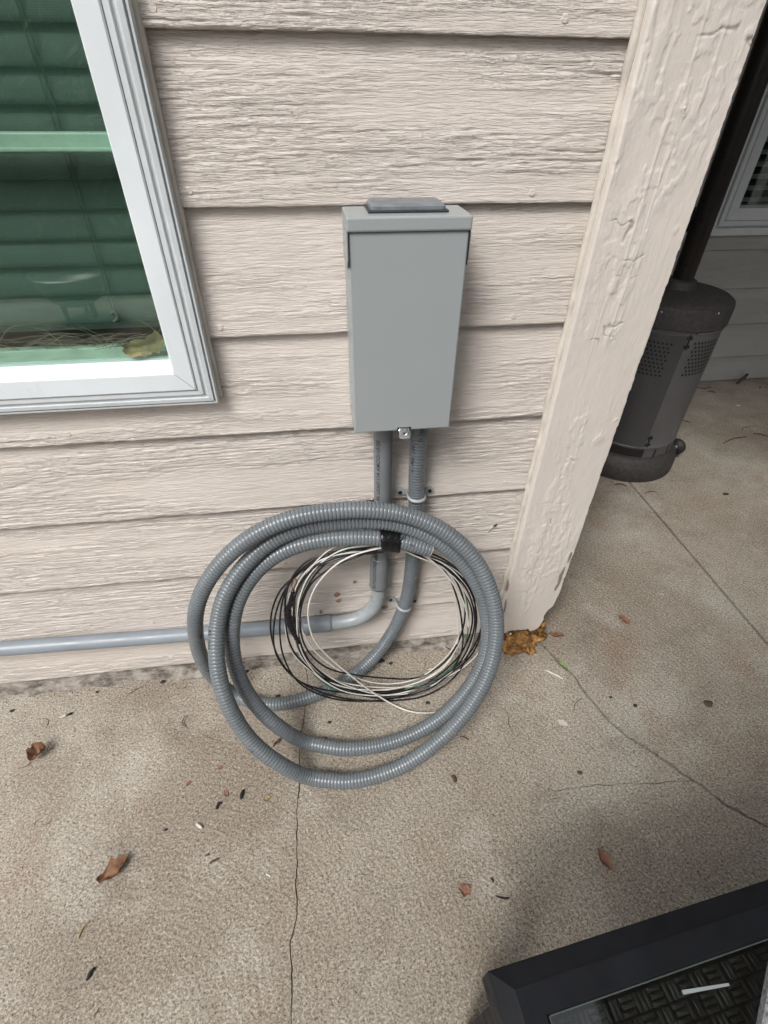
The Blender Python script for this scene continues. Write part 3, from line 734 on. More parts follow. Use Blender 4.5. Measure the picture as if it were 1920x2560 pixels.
# hasp: slot in the cover, bent tab with a hole
HX0 = onY(1010, 1072, BF)[0]
K(box('hasp_slot', HX0-.0105, HX0+.0105, BF-.0008, BF+.001, BZ0+.0005, BZ0+.0058, 'dark_hole', eb, .0004))
bm = bmesh.new(); hx, hz = HX0, BZ0-.0005
rings = []
for off in (0, .0014):
    oo = []; ii = []
    for q in range(24):
        a = 2*math.pi*q/24; c_, s_ = math.cos(a), math.sin(a); r_ = min(.0085/max(abs(c_), 1e-6), .0075/max(abs(s_), 1e-6))*(.93 if abs(abs(c_)-abs(s_)) < .25 else 1)
        fn = lambda u, v: (hx+u, BF-.0065-off*.7-v*-.55, hz+v*.8-off*.7)
        oo.append(bm.verts.new(fn(r_*c_, r_*s_))); ii.append(bm.verts.new(fn(.0027*c_, .0027*s_)))
    rings.append((oo, ii))
(o1, i1), (o2, i2) = rings
for q in range(24):
    w_ = (q+1) % 24; bm.faces.new((o1[q], o1[w_], i1[w_], i1[q])); bm.faces.new((i2[q], i2[w_], o2[w_], o2[q])); bm.faces.new((o1[q], o2[q], o2[w_], o1[w_])); bm.faces.new((i1[q], i1[w_], i2[w_], i2[q]))
K(from_bm('hasp', bm, 'zinc', eb)); K(box('hasp_bridge', HX0-.0065, HX0+.0065, BF-.0035, BF-.0009, BZ0+.0030, BZ0+.0055, 'zinc', eb, .0006))

# ================================================================== CONDUITS
# rigid PVC: riser from the box, bell, elbow, bell, long run to the left
PY = -.0185
pv = empty('pvc_conduit', (-.30, PY, .15)); tag(pv, 'rigid grey plastic pipe with elbow running from the box to the left edge', 'pipe')
riser = catmull([(-.2985, PY-.012, .690), (-.2975, PY-.006, .60), (-.2970, PY-.001, .50), (-.2990, PY, .42), (-.3020, PY, .33)], 10); riser, rs_ = resample(riser, .01)
k1 = keep(tube('riser_pipe', riser, .0158, 'pvc', pv, 56), pv)
bell = resample(np.array([(-.3018, PY, .352), (-.3036, PY-.001, .266)]), .004)[0]; t = np.linspace(0, 1, len(bell))
keep(tube('bell_socket', bell, .0162+.0034*sstep(.0, .28, t), 'pvc', pv, 56), pv)
el = [(-.3036, PY, .270), (-.3038, PY, .245), (-.3075, PY, .215), (-.3185, PY, .190), (-.337, PY, .170), (-.360, PY, .158), (-.388, PY, .1535), (-.43, PY, .1535)]
keep(tube('elbow', resample(catmull(el, 8), .005)[0], .0158, 'pvc_light', pv, 32), pv)
b2 = resample(np.array([(-.411, PY, .1535), (-.475, PY, .1545)]), .004)[0]; t = np.linspace(0, 1, len(b2))
keep(tube('bell_socket', b2, .0186-.0018*sstep(.75, 1, t)-.0006*(t < .05), 'pvc_blue', pv, 32), pv)
keep(tube('long_pipe', resample(np.array([(-.470, PY, .1545), (-.7447, PY, .1655), (-1.75, PY, .207)]), .02)[0], .0156, 'pvc_blue', pv, 32), pv)
# printing on the riser, reads upwards
flipS = rs_[-1]-rs_; Pr = riser[::-1]; Sr = rs_[-1]-rs_[::-1]
a_ = ang_to(Pr, Sr, .1, (-.62, -.78, 0))
for s_, st, r_ in [('IN USA01114 AMOO/10/20', .176, .01600), ('ABOVEGROUND', .020, .01600)]:
    o = text_on_tube('printing', s_, .0100, Pr, Sr, st, a_, r_, 'print', pv)
    if o: keep(o, pv)
Pb, Sb = resample(np.array([(-.3036, PY-.001, .262), (-.3000, PY, .42)]), .004)
o = text_on_tube('printing', 'BOVEGROUND  AND', .0105, Pb, Sb, .012, ang_to(Pb, Sb, .05, (-.62, -.78, 0)), .0197, 'print', pv)
if o: keep(o, pv)

# flexible conduit: one continuous length
def T1(x, y, y0=-.306, k=.458): return onT(*c4(x, y), y0, .0165, k)
def T2(x, y, y0=-.240, k=.385): return onT(*c4(x, y), y0, .0165, k)
def Yp(x, y, v): return onY(*c4(x, y), v)
def G(x, y, z=.0152): return onZ(*c4(x, y), z)
RF = .0147
path = [(-.2378, -.040, .700), (-.2378, -.030, .62), (-.2360, -.021, .54), (-.2335, -.0185, .4975), Yp(1105,430,-.0185), Yp(1098,520,-.0185), Yp(1088,640,-.0185), Yp(1073,760,-.0185), Yp(1050,845,-.0190),
        Yp(1000,955,-.0245), Yp(925,1060,-.042), Yp(835,1145,-.068), G(700,1225), G(580,1270), G(470,1292), G(370,1287), Yp(275,1250,-.088), Yp(195,1190,-.089), Yp(132,1110,-.093), Yp(97,1010,-.100), Yp(88,900,-.107),
        Yp(108,800,-.105), Yp(160,700,-.100), Yp(240,605,-.095), Yp(350,517,-.088), Yp(480,452,-.082), Yp(620,415,-.079), Yp(760,397,-.078), Yp(900,395,-.078), T1(1050,416), T1(1180,462), T1(1290,532), T1(1380,625), T1(1440,740), T1(1472,860), T1(1476,980), T1(1452,1110), T1(1400,1230), T1(1320,1350),
        T1(1210,1460), T1(1080,1555), T1(940,1617), G(780,1648), G(620,1632), T1(480,1568), T1(360,1475), T1(280,1370), T1(215,1230), T1(186,1080, -.30, .46), T2(190,930,-.262), T2(225,790,-.26), T2(300,670,-.256), T2(400,567,-.252), T2(520,497,-.248), T2(660,460,-.244), T2(800,447), T2(950,449), T2(1090,480), T2(1220,547), T2(1320,637), T2(1392,745), T2(1430,860), T2(1439,980), T2(1415,1100), T2(1345,1222),
        T2(1230,1345), T2(1080,1435), G(920,1485), G(760,1497), G(600,1468), T2(480,1400), T2(380,1310), T2(300,1190), T2(262,1060), T2(258,940), T2(282,820), T2(342,712), T2(432,622), T2(550,562), T2(700,530), T2(850,522), T2(1000,533), T2(1100,556), T2(1172,580)]
Q = catmull(path, 10); Q, S = resample(Q, .006); Q = smooth_line(Q, 14); Q[:, 2] = np.maximum(Q[:, 2], .0152); Q, S = resample(Q, .004)
PITCH = .0066; nr = int(S[-1]/PITCH); offs = np.array([-.10, 0, .10, .30, .5, .70]); 
ss = (np.arange(nr)[:, None]+offs[None, :]).ravel(); prof = np.tile(np.array([.985, .930, .985, 1.0, 1.008, 1.0]), nr); gro = np.tile(np.array([.35, 1, .35, 0, 0, 0]), nr)
keepm = (ss >= 0) & (ss <= S[-1]/PITCH); ss = ss[keepm]*PITCH; prof = prof[keepm]; gro = gro[keepm]
Pq = at_s(Q, S, ss); ns = 20
fl = empty('flexible_conduit', tuple(Q[0])); tag(fl, 'ribbed grey flexible conduit dropping from the box and coiled against the wall', 'conduit')
V, Fc = tube_data(Pq, RF*prof, ns, True)
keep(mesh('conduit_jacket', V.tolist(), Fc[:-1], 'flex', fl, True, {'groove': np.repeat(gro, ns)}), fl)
# open end: rim and dark inside
T_, A_, B_ = frames(Q); e0 = Q[-1]; tt = T_[-1]
rim = np.array([e0-tt*.001, e0+tt*.0008, e0+tt*.0008, e0-tt*.010]); 
V, Fc = tube_data(np.array([e0-tt*.0015, e0+tt*.0005, e0+tt*.0006, e0-tt*.0001, e0-tt*.010]), np.array([RF*.99, RF*.99, RF*.80, RF*.78, RF*.78]), ns, False)
keep(mesh('cut_rim', V.tolist(), Fc, 'strap', fl), fl); V, Fc = tube_data(np.array([e0-tt*.009, e0-tt*.0085]), RF*.8, ns, True); keep(mesh('bore', V.tolist(), Fc, 'dark_hole', fl), fl)
for s_, st, dr in [('((', .06, (0, -1, 0)), ('(UL)', .035, (0, -1, .2)), ('WET  TEMP  75', .075, (-.75, -.65, 0)), ('((', .80, (-.2, -.5, .8)), ('(UL)', .72, (0, -.5, .8)), ('((', 1.16, (.5, -.9, 0)), ('((', 2.83, (-.6, -.6, .4)), ('(UL)  CE', 3.05, (-.7, -.6, .3)), ('IN', S[-1]-.045, (0, -.8, .5)), ('(( CE', 1.28, (.7, -.6, 0))]:
    o = text_on_tube('printing', s_, .008, Q, S, st, ang_to(Q, S, st, dr), RF*1.012, 'print', fl)
    if o: keep(o, fl)

# straps
def strap(name, c, axis, r, label, group=None, side_=(-1, 1)):
    axis = np.array(axis, float); axis /= np.linalg.norm(axis); c = np.array(c, float)
    lat = np.cross(axis, [0, -1., 0]); lat /= np.linalg.norm(lat); outv = np.array([0, -1., 0])
    t = empty(name, tuple(c)); tag(t, label, 'pipe strap', group)
    V = []; Fc = []; nA = 22
    sec = [(-.0045, .0003), (-.0045, .0022), (-.0018, .0024), (-.0012, .0034), (.0012, .0034), (.0018, .0024), (.0045, .0022), (.0045, .0003)]
    ks = len(sec)
    for i in range(nA+1):
        a = math.pi*i/nA
        for (u, w) in sec: V.append(tuple(c+axis*u+(r+w)*(math.cos(a)*lat+math.sin(a)*outv)))
    for i in range(nA):
        for j in range(ks): Fc.append((i*ks+j, i*ks+(j+1) % ks, (i+1)*ks+(j+1) % ks, (i+1)*ks+j))
    keep(mesh('saddle', V, Fc, 'strap', t, True), t)
    for sg in side_:
        ctr = c+lat*sg*(r+.0135); yb = .000; V = []; n = 20
        for yy in (yb-.0034, yb+.002):
            for q in range(n):
                a = 2*math.pi*q/n; x_ = .0075*math.cos(a); z_ = .0072*math.sin(a)
                if sg*x_ < 0: x_ *= 1.7
                p = ctr+lat*x_+axis*z_; V.append((p[0], yy, p[2]))
        keep(mesh('ear', V, [list(range(n))[::-1], list(range(n, 2*n))]+[(q, (q+1) % n, n+(q+1) % n, n+q) for q in range(n)], 'strap', t), t)
        bm = bmesh.new(); bmesh.ops.create_cone(bm, cap_ends=True, segments=14, radius1=.0042, radius2=.0030, depth=.0028, matrix=Matrix.Translation((ctr[0], yb-.0042, ctr[2])) @ Matrix.Rotation(R(90), 4, 'X'))
        keep(from_bm('screw', bm, 'screw', t), t)
        leg = [tuple(c+lat*sg*(r+.0012)+axis*u+outv*v) for u in (-.0044, .0044) for v in (0.002, -(c[1]*-1)+.001)]
        a0 = c+lat*sg*(r+.0004)
        bm = bmesh.new(); x0_, x1_ = sorted((a0[0], a0[0]+sg*.0022*(1 if lat[0] > 0 else -1))); bx(bm, x0_, x1_, c[1]-.001, .001, c[2]-.0045, c[2]+.0045, .0005); keep(from_bm('strap_leg', bm, 'strap', t), t)
    return t
gs = 'straps holding the flexible conduit to the siding'
strap('pipe_strap', (-.2335, -.0185, .4975), (.02, 0, 1), RF, 'two screw plastic strap above the coil, on the flexible conduit', gs)
p2 = Yp(1050, 838, -.0188); strap('pipe_strap', tuple(p2), (.22, 0, 1), RF, 'lower two screw strap, seen inside the coil of wires', gs)
strap('pipe_strap', (-.2992, PY, .412), (.02, 0, 1), .0160, 'strap on the rigid pipe, mostly hidden behind the coil top')

# ================================================================== WIRES
def wp(x, y, dy=0):
    p = onT(*c4(x, y), -.122+dy, .004, .135)
    if p[2] < .003: p = onZ(*c4(x, y), .003+abs(dy)*.4)
    return p
def wire(name, pts, r, mat, label, group='thin insulated wires looped inside the coil'):
    q, s_ = resample(catmull(pts, 10), .006); q = smooth_line(q, 4)
    q[:, 2] = np.maximum(q[:, 2], r+.0003)
    o = tube(name, q, r, mat, None, 8); tag(o, label, 'wire', group); return o
end = (Q[-1]-T_[-1]*.02)
def loop(l, r_, t_, b_, seed, dy, sw=0.):
    """one turn starting and ending at the tape on top, clockwise in the picture"""
    rr_ = random.Random(seed); cx, cy = (l+r_)/2, (t_+b_)/2; P = []
    n = 16; w1, w2, w3, f1, f2 = rr_.uniform(8, 24), rr_.uniform(5, 15), rr_.uniform(2, 7), rr_.uniform(0, 6.28), rr_.uniform(0, 6.28)
    for i in range(n):
        a = -math.pi/2+.30+2*math.pi*(i+.2)/n; wob = w1*math.cos(a*2+f1)+w2*math.cos(a*3+f2)+w3*math.cos(a*5+f1)
        ca, sa = math.cos(a), math.sin(a); ex = .92
        x = cx+(r_-l)/2*math.copysign(abs(ca)**ex, ca)+rr_.uniform(-3, 3)+wob*ca; y = cy+(b_-t_)/2*math.copysign(abs(sa)**ex, sa)+rr_.uniform(-3, 3)+wob*.8*sa
        P.append(wp(x, y, dy+rr_.uniform(-.002, .002)))
    P.append(wp(1003+rr_.uniform(-8, 8), t_+rr_.uniform(-3, 3), dy)); return P
def turns(lst, seed, dy): 
    P = [end+np.array([0, 0, .002*((seed % 5)-2)]), Q[-1]+T_[-1]*.01+np.array([0, -.001*(seed % 3), .003*((seed % 5)-2)])]
    for i, (l, r_, t_, b_) in enumerate(lst): P += loop(l, r_, t_, b_, seed+i, dy-i*.003)
    return P
tail = [wp(640,650), wp(560,740), wp(530,850), wp(528,900), wp(548,990)]
wire('wire', turns([(447,1392,560,1283), (462,1380,556,1262), (560,1335,568,1250)], 1, 0)[:-1]+[wp(700,600,-.004)], .00190, 'wire_black', 'black wire making the outermost loops of the bundle')
wire('wire', turns([(475,1362,552,1288), (500,1350,562,1235), (548,1362,575,1262)], 12, -.003), .00190, 'wire_black', 'black wire with loops crossing over at the left of the bundle')
wire('wire', turns([(600,1318,566,1196), (556,1385,563,1240)], 23, -.006), .00190, 'wire_black', 'black wire turning just inside the white ones')
wire('wire', turns([(505,1412,560,1230), (575,1310,566,1195)], 34, -.001), .00140, 'wire_white', 'white wire reaching farthest right beside the conduit')
wire('wire', turns([(530,1340,562,1226), (548,1356,570,1250)], 45, -.004), .00140, 'wire_white', 'white wire running along the lower edge of the bundle')
wire('wire', turns([(515,1325,558,1215), (540,1375,566,1244)], 56, -.0065), .00140, 'wire_white', 'white wire stacked in front of the other loops')
wire('wire', turns([(540,1352,560,1242)], 67, -.002), .00145, 'wire_green', 'dark green wire seen at the bottom of the bundle')
sp = [(1010,566),(1110,580),(1215,660),(1290,760),(1335,860),(1345,970),(1300,1090),(1200,1165),(1080,1205),(940,1215),(800,1190),(680,1120),(590,990),(555,860),(590,770),(700,680),(780,625),(880,582),(1000,566)]
loop1 = [wp(x, y, -.009) for x, y in sp]
sp2 = [(1250,1312),(1205,1327),(1150,1332),(1080,1325),(1000,1293),(900,1232),(800,1155),(700,1070),(640,1000),(612,920),(612,830),(650,740),(720,662),(800,612),(900,580),(1003,568),(1110,588),(1210,658),(1290,755),(1335,850),(1350,940)]
pw_ = [wp(x, y, -.013) for x, y in sp2]; pw_[0] = onZ(*c4(1250, 1312), .006)
wire('wire', pw_, .0018, 'wire_white', 'single thick white wire hanging loose across the front, end beyond the bundle')
# tape on the bundle at the left, with copper pulling eye
q = catmull([wp(540,765,-.006), wp(528,820,-.007), wp(517,868,-.008), wp(528,920,-.009), wp(543,960,-.009), wp(568,1008,-.008)], 8); q, s_ = resample(q, .0025)
rad = .0028+.0048*np.exp(-((np.linspace(0, 1, len(q))-.60)/.28)**2)+.0016*vn(s_*260, s_*0, 5)
to = empty('wire_splice', tuple(q[0])); tag(to, 'lumpy black taped splice with bare copper eye at the left of the wires', 'wire splice')
keep(tube('tape_wrap', q, rad, 'tape', to, 12), to)
keep(tube('copper_eye', catmull([wp(541,772,-.007), wp(534,745,-.007), wp(541,718,-.007), wp(553,716,-.007), wp(556,730,-.007), wp(546,752,-.007), wp(541,775,-.007)], 6), .0011, 'copper', to, 6), to)
for (a, b_) in [((515,870),(500,885)), ((520,905),(503,900)), ((520,830),(512,845))]:
    keep(tube('tape_tail', catmull([wp(*a, -.010), wp((a[0]+b_[0])/2, (a[1]+b_[1])/2-3, -.012), wp(*b_, -.009)], 5), .0013, 'tape', to, 6), to)
# tape holding the wires to the conduit
i0 = int(np.argmin(np.abs(S-(S[-1]-.076)))); tp = empty('electrical_tape', tuple(Q[i0])); tag(tp, 'shiny black tape wrapped round the conduit near its cut end', 'tape')
seg = Q[i0-5:i0+5]; T3, A3, B3 = frames(seg); V = []; Fc = []; ns3 = 40
dn = np.array([0, -.25, -.97])
for i in range(len(seg)):
    for j in range(ns3):
        a = 2*math.pi*j/ns3; d_ = math.cos(a)*A3[i]+math.sin(a)*B3[i]; e_ = max(0, float(np.dot(d_, dn)))**2
        rr_ = RF*1.05+e_*.0075+.0010*float(vn(a*5, i*1.1, 7))+.0005*(i % 3)
        V.append(tuple(seg[i]+d_*rr_+T3[i]*(.004*math.sin(a*1.0)+.004*(float(vn(a*3, 2, 5))-.5)))) 
for i in range(len(seg)-1):
    for j in range(ns3): Fc.append((i*ns3+j, i*ns3+(j+1) % ns3, (i+1)*ns3+(j+1) % ns3, (i+1)*ns3+j))
Fc.append(list(range(ns3))[::-1]); Fc.append([(len(seg)-1)*ns3+j for j in range(ns3)])
keep(mesh('tape_wrap', V, Fc, 'tape', tp, True), tp)
base = seg[-2]+np.array([0, -.010, .013])
keep(tube('tape_end', catmull([base-T3[-2]*.022, base+np.array([0, -.002, .001]), base+np.array([.009, 0, .008])], 5), np.linspace(.0022, .001, 11), 'tape', tp, 6), tp)

# ================================================================== PATIO HEATER
HX, HY = .7333, .770; ht = empty('patio_heater', (HX, HY, 0)); tag(ht, 'dark grey round patio heater standing behind the corner board', 'patio heater')
RB, RT, HH, RM = .1875, .163, .606, .1585
def hk(o): o.parent = ht; return o
hk(lathe('base', [(.0, .0), (RB-.004, .0), (RB, .006), (RB, .045), (RB-.004, .062), (RB-.016, .082), (RB-.022, .088), (RM-.002, .090), (RM-.004, .10)], 'heater_cap', ht, seg=72))
hk(lathe('barrel', [(RM-.006, .086), (RM, .09), (RM+.001, .128), (RM+.003, .131), (RM+.001, .134), (RM, .18), (RM, .50), (RM, HH-.065)], 'heater', ht, seg=96))
hk(lathe('lid', [(RT, HH-.072), (RT+.003, HH-.070), (RT+.003, HH-.020), (RT, HH-.010), (RT-.012, HH-.002), (RT-.045, HH+.006), (.062, HH+.012), (.058, HH+.014), (.046, HH+.012), (0, HH+.012)], 'heater_cap', ht, seg=72))
hk(lathe('collar', [(.050, HH+.010), (.049, HH+.014), (.043, HH+.032), (.036, HH+.036), (0, HH+.036)], 'heater_cap', ht, seg=40))
hk(lathe('pole', [(.0305, HH+.03), (.0305, 1.86), (0, 1.86)], 'pole', ht, seg=32))
hk(lathe('burner_head', [(.03, 1.76), (.10, 1.79), (.11, 1.91), (.10, 1.93), (0, 1.93)], 'heater', ht, seg=32))
hk(lathe('reflector', [(0, 2.05), (.33, 1.99), (.34, 1.98), (.33, 1.985), (0, 2.045)], 'zinc', ht, seg=48))
def cyl_patch(name, a0, a1, z0, z1, r, mat, th=.0015):
    n = 14; V = []; Fc = []
    for rr_ in (r, r+th):
        for i in range(n+1):
            a = a0+(a1-a0)*i/n; V += [(rr_*math.cos(a), rr_*math.sin(a), z0), (rr_*math.cos(a), rr_*math.sin(a), z1)]
    m_ = 2*(n+1)
    for i in range(n):
        q = 2*i; Fc.append((m_+q, m_+q+2, m_+q+3, m_+q+1)); Fc.append((q+1, m_+q+1, m_+q+3, q+3)); Fc.append((q, q+2, m_+q+2, m_+q))
    Fc.append((0, m_, m_+1, 1)); Fc.append((2*n, 2*n+1, m_+2*n+1, m_+2*n)); return mesh(name, V, Fc, mat, ht, False)
def hang(px, py):   # angle and height on the barrel for a pixel of the photo
    d = ray(px, py); o = CC-np.array([HX, HY, 0]); A2 = d[0]**2+d[1]**2; B2 = 2*(o[0]*d[0]+o[1]*d[1]); C2 = o[0]**2+o[1]**2-RM**2
    disc = max(0., B2*B2-4*A2*C2); t_ = (-B2-math.sqrt(disc))/(2*A2); p = o+d*t_; return math.atan2(p[1], p[0]), p[2]
def h5(x, y): return 1400+x*.3165, 600+y*.3165
aS, zS = hang(*h5(870, 1130))                     # seam between door and body
door = cyl_patch('door', aS-1.35, aS-.012, .118, HH-.085, RM+.0002, 'heater_panel', .0018)
hk(cyl_patch('door_seam', aS-.012, aS-.004, .118, HH-.085, RM-.0002, 'dark_hole', .0007))
for (u, v) in [((1010, 810), 0), ((700, 1590), 0)]:
    a, z = hang(*h5(*u)); hk(cyl_patch('hinge', a-.012, a+.012, z-.022, z+.022, RM+.001, 'dark_hole', .003))
    for da in (-.04, .04):
        for dz in (-.013, .013):
            hk(cyl_patch('hinge_rivet', a+da-.014, a+da+.014, z+dz-.0045, z+dz+.0045, RM+.0012, 'dark_hole', .0016))
hk(cyl_patch('access_plate', hang(*h5(385, 1700))[0]-.1, hang(*h5(640, 1720))[0], .094, .124, RM+.001, 'dark_hole', .0015))
for u in [(745, 1680), (850, 1640)]:
    a, z = hang(*h5(*u)); hk(cyl_patch('vent_slot', a-.022, a+.022, z-.018, z+.014, RM+.0006, 'dark_hole', .0006))
# embossed ribs and vent perforations
for (u1, u2) in [((1080, 742), (1290, 690)), ((770, 700), (990, 712))]:
    a, z = hang(*h5(*u1)); a2, z2 = hang(*h5(*u2)); hk(cyl_patch('pressed_rib', a, a2, z-.004, z+.004, RM+.001, 'heater', .0028))
def perf(a0, cols, z0, rows, sg):
    for r_ in range(rows):
        for c_ in range(cols):
            a = a0+sg*(c_+.5*(r_ % 2))*.076; z = z0-r_*.0125; n = 10; rr_ = RM+.0024; V = []; 
            for q in range(n):
                t_ = 2*math.pi*q/n; aa = a+.0036*math.cos(t_)/RM; V.append((rr_*math.cos(aa), rr_*math.sin(aa), z+.0038*math.sin(t_)))
            yield V
aL, zL = hang(*h5(880, 825)); aR, zR = hang(*h5(1060, 828)); VV = []; FF = []
for gen in (perf(aL, 7, zL, 9, -1), perf(aR, 8, zR+.004, 9, 1)):
    for V in gen: o_ = len(VV); VV += V; FF.append(list(range(o_, o_+len(V))))
hk(tag(mesh('vent_holes', VV, FF, 'dark_hole', ht), kind='stuff'))
for u in [(808, 563), (1236, 573)]:
    a, z = hang(*h5(*u)); bm = bmesh.new(); bmesh.ops.create_icosphere(bm, subdivisions=1, radius=.0035, matrix=Matrix.Translation(((RT+.003)*math.cos(a), (RT+.003)*math.sin(a), z))); hk(from_bm('lid_screw', bm, 'zinc', ht, True))
# transport wheel behind the base at the right
wpnt = onZ(1697, 1118, .055)-np.array([HX, HY, 0]); wa = math.atan2(wpnt[1], wpnt[0])
for nm, rr_, wd, mt in (('wheel', .030, .020, 'rubber'), ('wheel_hub', .012, .026, 'heater')):
    bm = bmesh.new(); bmesh.ops.create_cone(bm, cap_ends=True, segments=28, radius1=rr_, radius2=rr_, depth=wd, matrix=Matrix.Translation((wpnt[0], wpnt[1]+.010, .052)) @ Matrix.Rotation(R(25), 4, 'Z') @ Matrix.Rotation(R(90), 4, 'Y'))
    bmesh.ops.bevel(bm, geom=[e for e in bm.edges if e.calc_face_angle(0) > 1], offset=.004, segments=2, affect='EDGES'); hk(from_bm(nm, bm, mt, ht, True))

# ================================================================== TABLE (near right corner)
TZ = .42; tc = np.array([-.2771, -.6607]); e1 = np.array([.3216, .0317]); e1 /= np.linalg.norm(e1); e2 = np.array([e1[1], -e1[0]])
TL, TW = .62, .58; tb = empty('patio_table', (tc[0], tc[1], 0)); tag(tb, 'black framed glass top patio table with woven wicker below the glass', 'table')
def tp_(u, v, z): q = tc+e1*u+e2*v; return (q[0], q[1], z)
def tprof(side_len, a, b_, prof_):   # mitred frame member; (inset, z) list
    pass
prof_ = [(.006, TZ-.055), (0, TZ-.050), (0, TZ-.007), (.001, TZ-.006), (.0165, TZ-.001), (.0185, TZ), (.0395, TZ), (.0415, TZ-.002), (.0415, TZ-.012)]
n = len(prof_)
for (c0, c1) in (((0, 0), (1, 0)), ((1, 0), (1, 1)), ((1, 1), (0, 1)), ((0, 1), (0, 0))):
    V = []
    for (cu, cv) in (c0, c1):
        for (ins, z) in prof_:
            u = ins if cu == 0 else TL-ins; v = ins if cv == 0 else TW-ins; V.append(tp_(u, v, z))
    keep(mesh('frame_rail', V, [(i+1, i, n+i, n+i+1) for i in range(n-1)]+[(0, n-1, 2*n-1, n)], 'frame_black', tb), tb)
def tbox(nm, u0, u1, v0, v1, z0, z1, mat, par=None):
    V = [tp_(u, v, z) for z in (z0, z1) for (u, v) in ((u0, v0), (u1, v0), (u1, v1), (u0, v1))]
    return mesh(nm, V, [(0, 1, 2, 3), (7, 6, 5, 4), (0, 4, 5, 1), (1, 5, 6, 2), (2, 6, 7, 3), (3, 7, 4, 0)], mat, par)
keep(tbox('glass_top', .0432, TL-.0422, .0432, TW-.0422, TZ-.007, TZ-.002, 'glass_table', tb), tb)
keep(tbox('glass_edge', .0419, .0430, .0425, TW-.0425, TZ-.006, TZ-.0015, 'edge_green', tb), tb); keep(tbox('glass_edge', .0431, TL-.0422, .0419, .0430, TZ-.006, TZ-.0015, 'edge_green', tb), tb)
for (u, v) in ((.015, .015), (TL-.055, .015), (.015, TW-.055), (TL-.055, TW-.055)): keep(tbox('leg', u, u+.04, v, v+.04, 0, TZ-.05, 'frame_black', tb), tb)
VV = []; FF = []
cell = .0165
for iu in range(int((TL-.085)/cell)):
    for iv in range(int((TW-.085)/cell)):
        u = .044+iu*cell; v = .044+iv*cell
        for q in range(3):
            z = TZ-.050+rs.uniform(-.002, .002)+(.003 if q == 1 else 0); g_ = cell/3
            if (iu+iv) % 2: a = (u+.001, u+cell-.001, v+q*g_+.0008, v+(q+1)*g_-.0008)
            else: a = (u+q*g_+.0008, u+(q+1)*g_-.0008, v+.001, v+cell-.001)
            o_ = len(VV); cu_, cv_ = (a[0]+a[1])/2, (a[2]+a[3])/2
            VV += [tp_(a[0], a[2], z), tp_(a[1], a[2], z), tp_(a[1], a[3], z), tp_(a[0], a[3], z), tp_(cu_, cv_, z+.0016)]
            FF += [(o_, o_+1, o_+4), (o_+1, o_+2, o_+4), (o_+2, o_+3, o_+4), (o_+3, o_, o_+4)]
keep(tag(mesh('wicker_weave', VV, FF, 'wicker', tb), kind='stuff'), tb)
keep(tbox('under_shelf', .04, TL-.04, .04, TW-.04, TZ-.064, TZ-.058, 'frame_black', tb), tb)
a = onZ(1708, 2481, TZ); b_ = onZ(1822, 2461, TZ); d_ = (b_-a)/np.linalg.norm(b_-a); sd_ = np.array([-d_[1], d_[0], 0])*.0016
V = [tuple(p+np.array([0, 0, z])) for z in (-.0018, .0008) for p in (a-sd_*.9, b_-sd_*.6, b_+sd_*.6, a+sd_)]
tag(mesh('stick', V, [(0, 1, 2, 3), (7, 6, 5, 4), (0, 4, 5, 1), (1, 5, 6, 2), (2, 6, 7, 3), (3, 7, 4, 0)], 'strap'), 'short whitish stick lying on the glass table top', 'stick')
a = onZ(1921, 2433, TZ+.004); b_ = onZ(1896, 2562, TZ+.004); d_ = (b_-a); d_ /= np.linalg.norm(d_); pr = np.array([-d_[1], d_[0], 0]); 
if pr[0] < 0: pr = -pr
V = [tuple(p+np.array([0, 0, z])) for z in (-.0055, .006) for p in (a-d_*.06, b_+d_*.10, b_+d_*.10+pr*.14, a-d_*.06+pr*.14)]
trayo = mesh('stone_tray', V, [(0, 1, 2, 3), (7, 6, 5, 4), (0, 4, 5, 1), (1, 5, 6, 2), (2, 6, 7, 3), (3, 7, 4, 0)], 'tray'); tag(trayo, 'speckled grey stone tray at the right edge of the glass table', 'tray')

um = empty('added_shade_umbrella', (.08, -2.70, 0)); tag(um, 'unseen tan umbrella added to shade the slab by the glass table', 'umbrella')  # umbrella added out of view to cast the soft shade at lower right
c_ = (.08, -2.70, 0)
keep(lathe('canopy', [(0, 2.42), (.55, 2.33), (1.15, 2.12), (1.45, 1.96), (1.44, 1.955), (1.13, 2.11), (.54, 2.32), (0, 2.41)], 'shade_cloth', None, c_, 8, False), um)
keep(lathe('pole', [(.02, .05), (.02, 2.45), (0, 2.46)], 'pole', None, c_, 16), um); keep(lathe('base', [(0, 0), (.24, 0), (.25, .02), (.24, .05), (.05, .09), (0, .09)], 'rubber', None, c_, 32), um)
# ================================================================== DEBRIS
def gz(x, y, z=0.): return onZ(x, y, z)
def cb(x, y): return x*.5787, 1700+y*.5787
def cr(x, y): return 1200+x*.434, 1200+y*.434
def ct(x, y): return 1120+x*.4822, 2100+y*.4822
